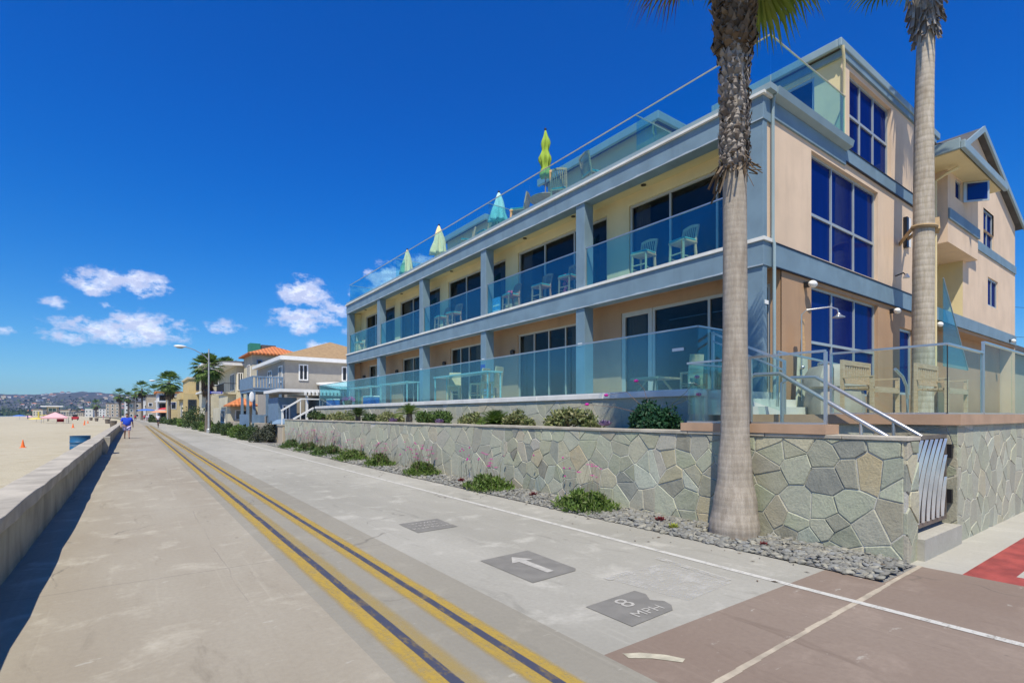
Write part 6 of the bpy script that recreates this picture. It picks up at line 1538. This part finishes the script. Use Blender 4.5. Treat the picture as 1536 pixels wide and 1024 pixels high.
# ------------------------------------------------------------------ people
def skinmesh(name, verts, edges, rads, mat, parent, sub=2, root=0):
    me = bpy.data.meshes.new(name); me.from_pydata([tuple(v) for v in verts], edges, []); me.update()
    o = bpy.data.objects.new(name, me); COL.objects.link(o); o.parent = parent; me.materials.append(MT[mat])
    s = o.modifiers.new('skin', 'SKIN'); s.use_smooth_shade = True
    lay = me.skin_vertices[0] if len(me.skin_vertices) else None
    if lay is None:
        bpy.context.view_layer.objects.active = o
        me.attributes.new if False else None
    for i, r_ in enumerate(rads):
        rr = r_ if isinstance(r_, tuple) else (r_, r_); lay.data[i].radius = rr
    lay.data[root].use_root = True
    u = o.modifiers.new('sub', 'SUBSURF'); u.levels = sub; u.render_levels = sub
    return o
def person(loc, rz, lab, shirt, shorts, h=1.75, stride=.22, fat=1.0, group=None, fingers=True):
    """facing -Y; origin between the feet"""
    t = thing('person', lab, 'person', (0, 0, 0), 0, group); k = h / 1.75; A = stride
    V, E, R = [], [], []
    def v(x, y, z, r, par=None):
        V.append((x * k, y * k, z * k)); R.append(r * k if not isinstance(r, tuple) else (r[0] * k, r[1] * k))
        if par is not None: E.append((par, len(V) - 1))
        return len(V) - 1
    p = v(0, 0, .95, (.15 * fat, .12 * fat)); b = v(0, .01, 1.12, (.16 * fat, .13 * fat), p); c = v(0, 0, 1.32, (.17 * fat, .12 * fat), b); n = v(0, .01, 1.46, .065, c)
    nk = v(0, -.005, 1.53, .058, n); hd = v(0, -.02, 1.63, (.085, .10), nk); ht = v(0, -.01, 1.71, (.07, .08), hd)
    hands = []
    for s in (-1, 1):
        sh = v(s * .17 * fat, .01, 1.40, .062, c); el = v(s * .24 * fat, .02 + s * A * .35, 1.13, .046, sh); wr = v(s * .26 * fat, -.05 + s * A * .8, .90, .03, el); ha = v(s * .262 * fat, -.06 + s * A * .9, .83, (.026, .038), wr)
        if fingers:
            for q in range(4):
                f1 = v(s * .262 * fat, -.085 + q * .018 + s * A * .9, .775, .009, ha); v(s * .25 * fat, -.083 + q * .018 + s * A * .9, .735 + abs(q - 1.5) * .008, .008, f1)
            t1 = v(s * .25 * fat, -.105 + s * A * .9, .83, .010, ha); v(s * .245 * fat, -.125 + s * A * .9, .795, .009, t1)
        hp = v(s * .095, 0, .86, .095 * fat, p); kn = v(s * .10, -.05 - s * A * .55, .48, .058, hp); an = v(s * .10, .02 - s * A * 1.3, .10, .038, kn); hl = v(s * .10, .03 - s * A * 1.3, .04, .036, an); v(s * .11, -.14 - s * A * 1.3, .03, .032, hl)
    skinmesh('body', V, E, R, 'skin', t, 2)
    f = fat
    V2 = [(0, 0, .84), (0, .01, 1.12), (0, 0, 1.33), (0, .01, 1.44)]; E2 = [(0, 1), (1, 2), (2, 3)]; R2 = [(.185 * f, .15 * f), (.185 * f, .155 * f), (.19 * f, .14 * f), (.08, .08)]
    for s in (-1, 1):
        V2 += [(s * .18 * f, .01, 1.40), (s * .235 * f, .02 + s * A * .3, 1.17)]; E2 += [(2, len(V2) - 2), (len(V2) - 2, len(V2) - 1)]; R2 += [.082, .075]
    skinmesh('shirt', [(a * k, b * k, c * k) for a, b, c in V2], E2, [tuple(q * k for q in r_) if isinstance(r_, tuple) else r_ * k for r_ in R2], shirt, t, 2)
    V3 = [(0, 0, .97)]; E3 = []; R3 = [(.165 * f, .135 * f)]
    for s in (-1, 1):
        V3 += [(s * .10, 0, .84), (s * .105, -.04 - s * A * .45, .53)]; E3 += [(0, len(V3) - 2), (len(V3) - 2, len(V3) - 1)]; R3 += [.118 * f, .092 * f]
    skinmesh('shorts', [(a * k, b * k, c * k) for a, b, c in V3], E3, [tuple(q * k for q in r_) if isinstance(r_, tuple) else r_ * k for r_ in R3], shorts, t, 2)
    MB().ball((0, .012 * k, 1.70 * k), (.088 * k, .105 * k, .085 * k), 14, 9).build('hair', 'hair', t, smooth=True)
    m = MB(); [m.ball((s * .034 * k, -.108 * k, 1.645 * k), .011 * k, 8, 6) for s in (-1, 1)]; m.build('eyes', 'dark', t, smooth=True)
    m = MB(); m.add([(-.014 * k, -.112 * k, 1.64 * k), (.014 * k, -.112 * k, 1.64 * k), (.018 * k, -.112 * k, 1.60 * k), (-.018 * k, -.112 * k, 1.60 * k), (0, -.145 * k, 1.605 * k)], [(0, 1, 4), (1, 2, 4), (2, 3, 4), (3, 0, 4)]); m.ball((0, -.108 * k, 1.575 * k), (.026 * k, .010 * k, .007 * k), 8, 5); [m.ball((s * .092 * k, 0, 1.63 * k), (.014 * k, .028 * k, .035 * k), 8, 6) for s in (-1, 1)]; m.build('face', 'skin', t, smooth=True)
    for s in (-1, 1):
        yy = (-s * A * 1.3 - .05) * k
        MB().ball((s * .105 * k, yy, .035 * k), (.05 * k, .135 * k, .037 * k), 10, 6).build('shoe', 'darkcloth', t, smooth=True)
    t.location = loc; t.rotation_euler = (0, 0, rz); return t
person((-.34, 46.6, 0), .1, 'heavy man in a bright blue t-shirt and pale shorts walking along the beach wall', 'shirtblue', 'shortsw', 1.80, .20, 1.38)
for x, y, rz, l, a, b, hh in ((.6, 196, .2, 'person in red on the boardwalk just right of the man in blue', 'redcloth', 'darkcloth', 1.7), (-6.6, 236, 1, 'distant person in a white top by the wall, left of the man in blue', 'shirtw', 'darkcloth', 1.75), (-9.4, 262, -1, 'person in a red top far off by the beach wall', 'redcloth', 'shortsw', 1.7),
                        (2.6, 178, 3, 'person in a brown red top far along the walk near the hedges', 'redcloth', 'darkcloth', 1.75), (3.2, 172, .4, 'person in white far along the walk near the hedges', 'shirtw', 'shortsw', 1.7), (-31.5, 262, 1, 'person in a blue top by the far blue beach umbrella', 'shirtblue', 'darkcloth', 1.7)):
    person((x, y, 0 if x > -1.6 + xo(y) else -.14), rz, l, a, b, hh, .15, 1.1, fingers=False)
cy = person((2.75, 84.3, .28), PI - .15, 'rider in a white top on a bicycle in the bike lane', 'shirtw', 'darkcloth', 1.5, .16, 1.0, fingers=False)
t = thing('bicycle', 'dark bicycle under the rider in white', 'bicycle', (2.75, 84.3, 0))
for y in (83.75, 84.85):
    m = MB(); pts = [(2.75, y + .32 * math.cos(a), .33 + .32 * math.sin(a)) for a in np.linspace(0, 2 * PI, 21)]; m.tube(pts, .022, 6, False); [m.bar((2.75, y, .33), (2.75, y + .3 * math.cos(a), .33 + .3 * math.sin(a)), .006) for a in np.linspace(0, 5.5, 8)]; m.build('wheel', 'dark', t)
m = MB(); [m.bar(a, b, .035) for a, b in (((2.75, 83.75, .33), (2.75, 83.95, .85)), ((2.75, 83.95, .8), (2.75, 84.5, .75)), ((2.75, 84.5, .75), (2.75, 84.3, .32)), ((2.75, 84.3, .32), (2.75, 84.85, .33)), ((2.75, 83.9, .72), (2.75, 84.3, .32)), ((2.75, 84.5, .75), (2.75, 84.85, .33)))]; m.build('frame', 'darkmetal', t)
MB().tube([(2.5, 84.05, .95), (2.75, 83.95, .9), (3.0, 84.05, .95)], .015).build('handlebar', 'darkmetal', t); MB().ball((2.75, 84.5, .82), (.08, .14, .04)).build('saddle', 'dark', t)

# ------------------------------------------------------------------ haze
hm, ht_, hn, hl = nt('haze'); vo = hn.new('ShaderNodeVolumePrincipled'); vo.inputs['Color'].default_value = (.45, .60, 1, 1); vo.inputs['Density'].default_value = .00011; vo.inputs['Anisotropy'].default_value = .1
out = hn.new('ShaderNodeOutputMaterial'); hl.new(vo.outputs[0], out.inputs['Volume']); MT['haze'] = hm
HAZE = True
if HAZE: tag(MB().box(-3600, 3600, -260, 4400, -3, 170).build('haze', 'haze'), 'thin blue sea air over the far hills', 'haze', kind='stuff')

# ------------------------------------------------------------------ sky, sun, camera
YAW = math.radians(36.07)
sun_dir = Vector((-.42, -.44, 1.0)).normalized()
elev = math.asin(sun_dir.z); azim = math.atan2(sun_dir.x, sun_dir.y)
W = bpy.data.worlds.new('World'); SC.world = W; W.use_nodes = True; t = W.node_tree; t.nodes.clear()
class GW(G):
    def __init__(s, tree): s.t = tree; s.n = tree.nodes; s.l = tree.links
g = GW(t)
sky = g.new('ShaderNodeTexSky', sky_type='NISHITA'); sky.sun_disc = False; sky.sun_elevation = elev; sky.sun_rotation = azim; sky.air_density = 1.0; sky.dust_density = .35; sky.ozone_density = 3.0
bw = g.new('ShaderNodeRGBToBW'); g.link(sky.outputs[0], bw.inputs[0])
vec = g.new('ShaderNodeTexCoord').outputs['Generated']; nm = g.new('ShaderNodeVectorMath', operation='NORMALIZE'); g.link(vec, nm.inputs[0]); x, y, z = g.xyz(nm.outputs[0])
hd = g.math('SQRT', g.math('ADD', g.math('MULTIPLY', x, x), g.math('MULTIPLY', y, y)))
e = g.math('DIVIDE', z, g.math('MAXIMUM', hd, .001)); az = g.math('ARCTAN2', x, y)
# deep polarised-looking blue: saturate the physical sky
hs = g.new('ShaderNodeHueSaturation'); hs.inputs['Saturation'].default_value = 1.45; hs.inputs['Value'].default_value = 1.0; hs.inputs['Hue'].default_value = .5; g.link(sky.outputs[0], hs.inputs['Color'])
SKYC = hs.outputs[0]
SKYC = g.mix(1.0, SKYC, g.mix(g.smooth(e, .0, .55), (.46, .76, 1.0), (.0, .74, 1.22)), 'MULTIPLY')
def P(u, v):
    tt = (u - 768) / 781; return YAW + math.atan(tt), (622 - v) / 781 / math.sqrt(1 + tt * tt)
cv = g.new('ShaderNodeCombineXYZ'); g.link(az, cv.inputs[0]); g.link(g.math('MULTIPLY', e, 1.5), cv.inputs[1])
n1 = g.noise(cv.outputs[0], 30, 9, .66); n2 = g.noise(cv.outputs[0], 9, 4, .55)
cov = None
for (u, v, wu, wv, s) in [(180, 424, 78, 22, 1), (140, 432, 38, 14, .9), (215, 418, 45, 14, .9), (180, 498, 115, 22, 1), (225, 488, 66, 24, 1), (110, 506, 58, 14, .9), (340, 491, 34, 13, .9), (460, 440, 44, 32, 1.1), (455, 478, 54, 24, 1.1), (495, 465, 34, 16, .8), (85, 453, 24, 11, .65), (10, 494, 20, 10, .8), (158, 458, 15, 6, .8), (118, 480, 10, 7, .8), (590, 415, 45, 24, .95), (560, 440, 40, 14, .7), (625, 390, 24, 14, .9), (540, 500, 28, 11, .5), (478, 519, 20, 10, .9), (40, 520, 20, 8, .5)]:
    a0, e0 = P(u, v); a1, e1 = P(u + wu, v); wa = a1 - a0; we = P(u, v - wv)[1] - e0
    dx = g.math('DIVIDE', g.math('SUBTRACT', az, a0), wa); dy = g.math('DIVIDE', g.math('SUBTRACT', e, e0), we)
    f = g.math('MULTIPLY', g.math('SUBTRACT', 1.0, g.math('ADD', g.math('MULTIPLY', dx, dx), g.math('MULTIPLY', dy, dy))), s)
    cov = f if cov is None else g.math('MAXIMUM', cov, f)
dens = g.math('ADD', cov, g.math('MULTIPLY', g.math('SUBTRACT', n1, .5), 4.4)); dens = g.math('ADD', dens, g.math('MULTIPLY', g.math('SUBTRACT', n2, .5), 1.4))
gate = g.smooth(cov, -1.0, .2)
mask = g.math('MULTIPLY', g.smooth(dens, .02, 1.15), gate)
cvs = g.new('ShaderNodeCombineXYZ'); g.link(g.math('ADD', az, .006), cvs.inputs[0]); g.link(g.math('MULTIPLY', g.math('SUBTRACT', e, .008), 1.5), cvs.inputs[1])
n3 = g.noise(cvs.outputs[0], 30, 9, .66)
ccol = g.mix(g.smooth(g.math('SUBTRACT', n1, n3), -.10, .10), (8.4, 8.6, 9.6), (5.2, 5.6, 7.4))
C2 = g.mix(g.math('MULTIPLY', mask, .82), SKYC, ccol)
bg = g.new('ShaderNodeBackground'); g.link(C2, bg.inputs[0]); bg.inputs[1].default_value = .10
wo = g.new('ShaderNodeOutputWorld'); g.link(bg.outputs[0], wo.inputs[0])
L = bpy.data.lights.new('sun', 'SUN'); L.energy = 4.2; L.angle = math.radians(.5); L.color = (1, .93, .79)
so = bpy.data.objects.new('sun', L); COL.objects.link(so); so.rotation_euler = sun_dir.to_track_quat('Z', 'Y').to_euler(); so.location = (0, 0, 50)
cam = bpy.data.cameras.new('camera'); cam.sensor_width = 36; cam.lens = 36 * 781 / 1536; cam.shift_y = (622 - 512) / 1536; cam.clip_start = .05; cam.clip_end = 20000
co = bpy.data.objects.new('camera', cam); COL.objects.link(co); co.location = (0, 0, 1.7); co.rotation_euler = (PI / 2, 0, -YAW); SC.camera = co
SC.view_settings.view_transform = 'Standard'; SC.view_settings.look = 'None'; SC.view_settings.exposure = .42; SC.view_settings.gamma = 1
SC.cycles.transparent_max_bounces = 24; SC.cycles.volume_bounces = 0; SC.cycles.max_bounces = 8
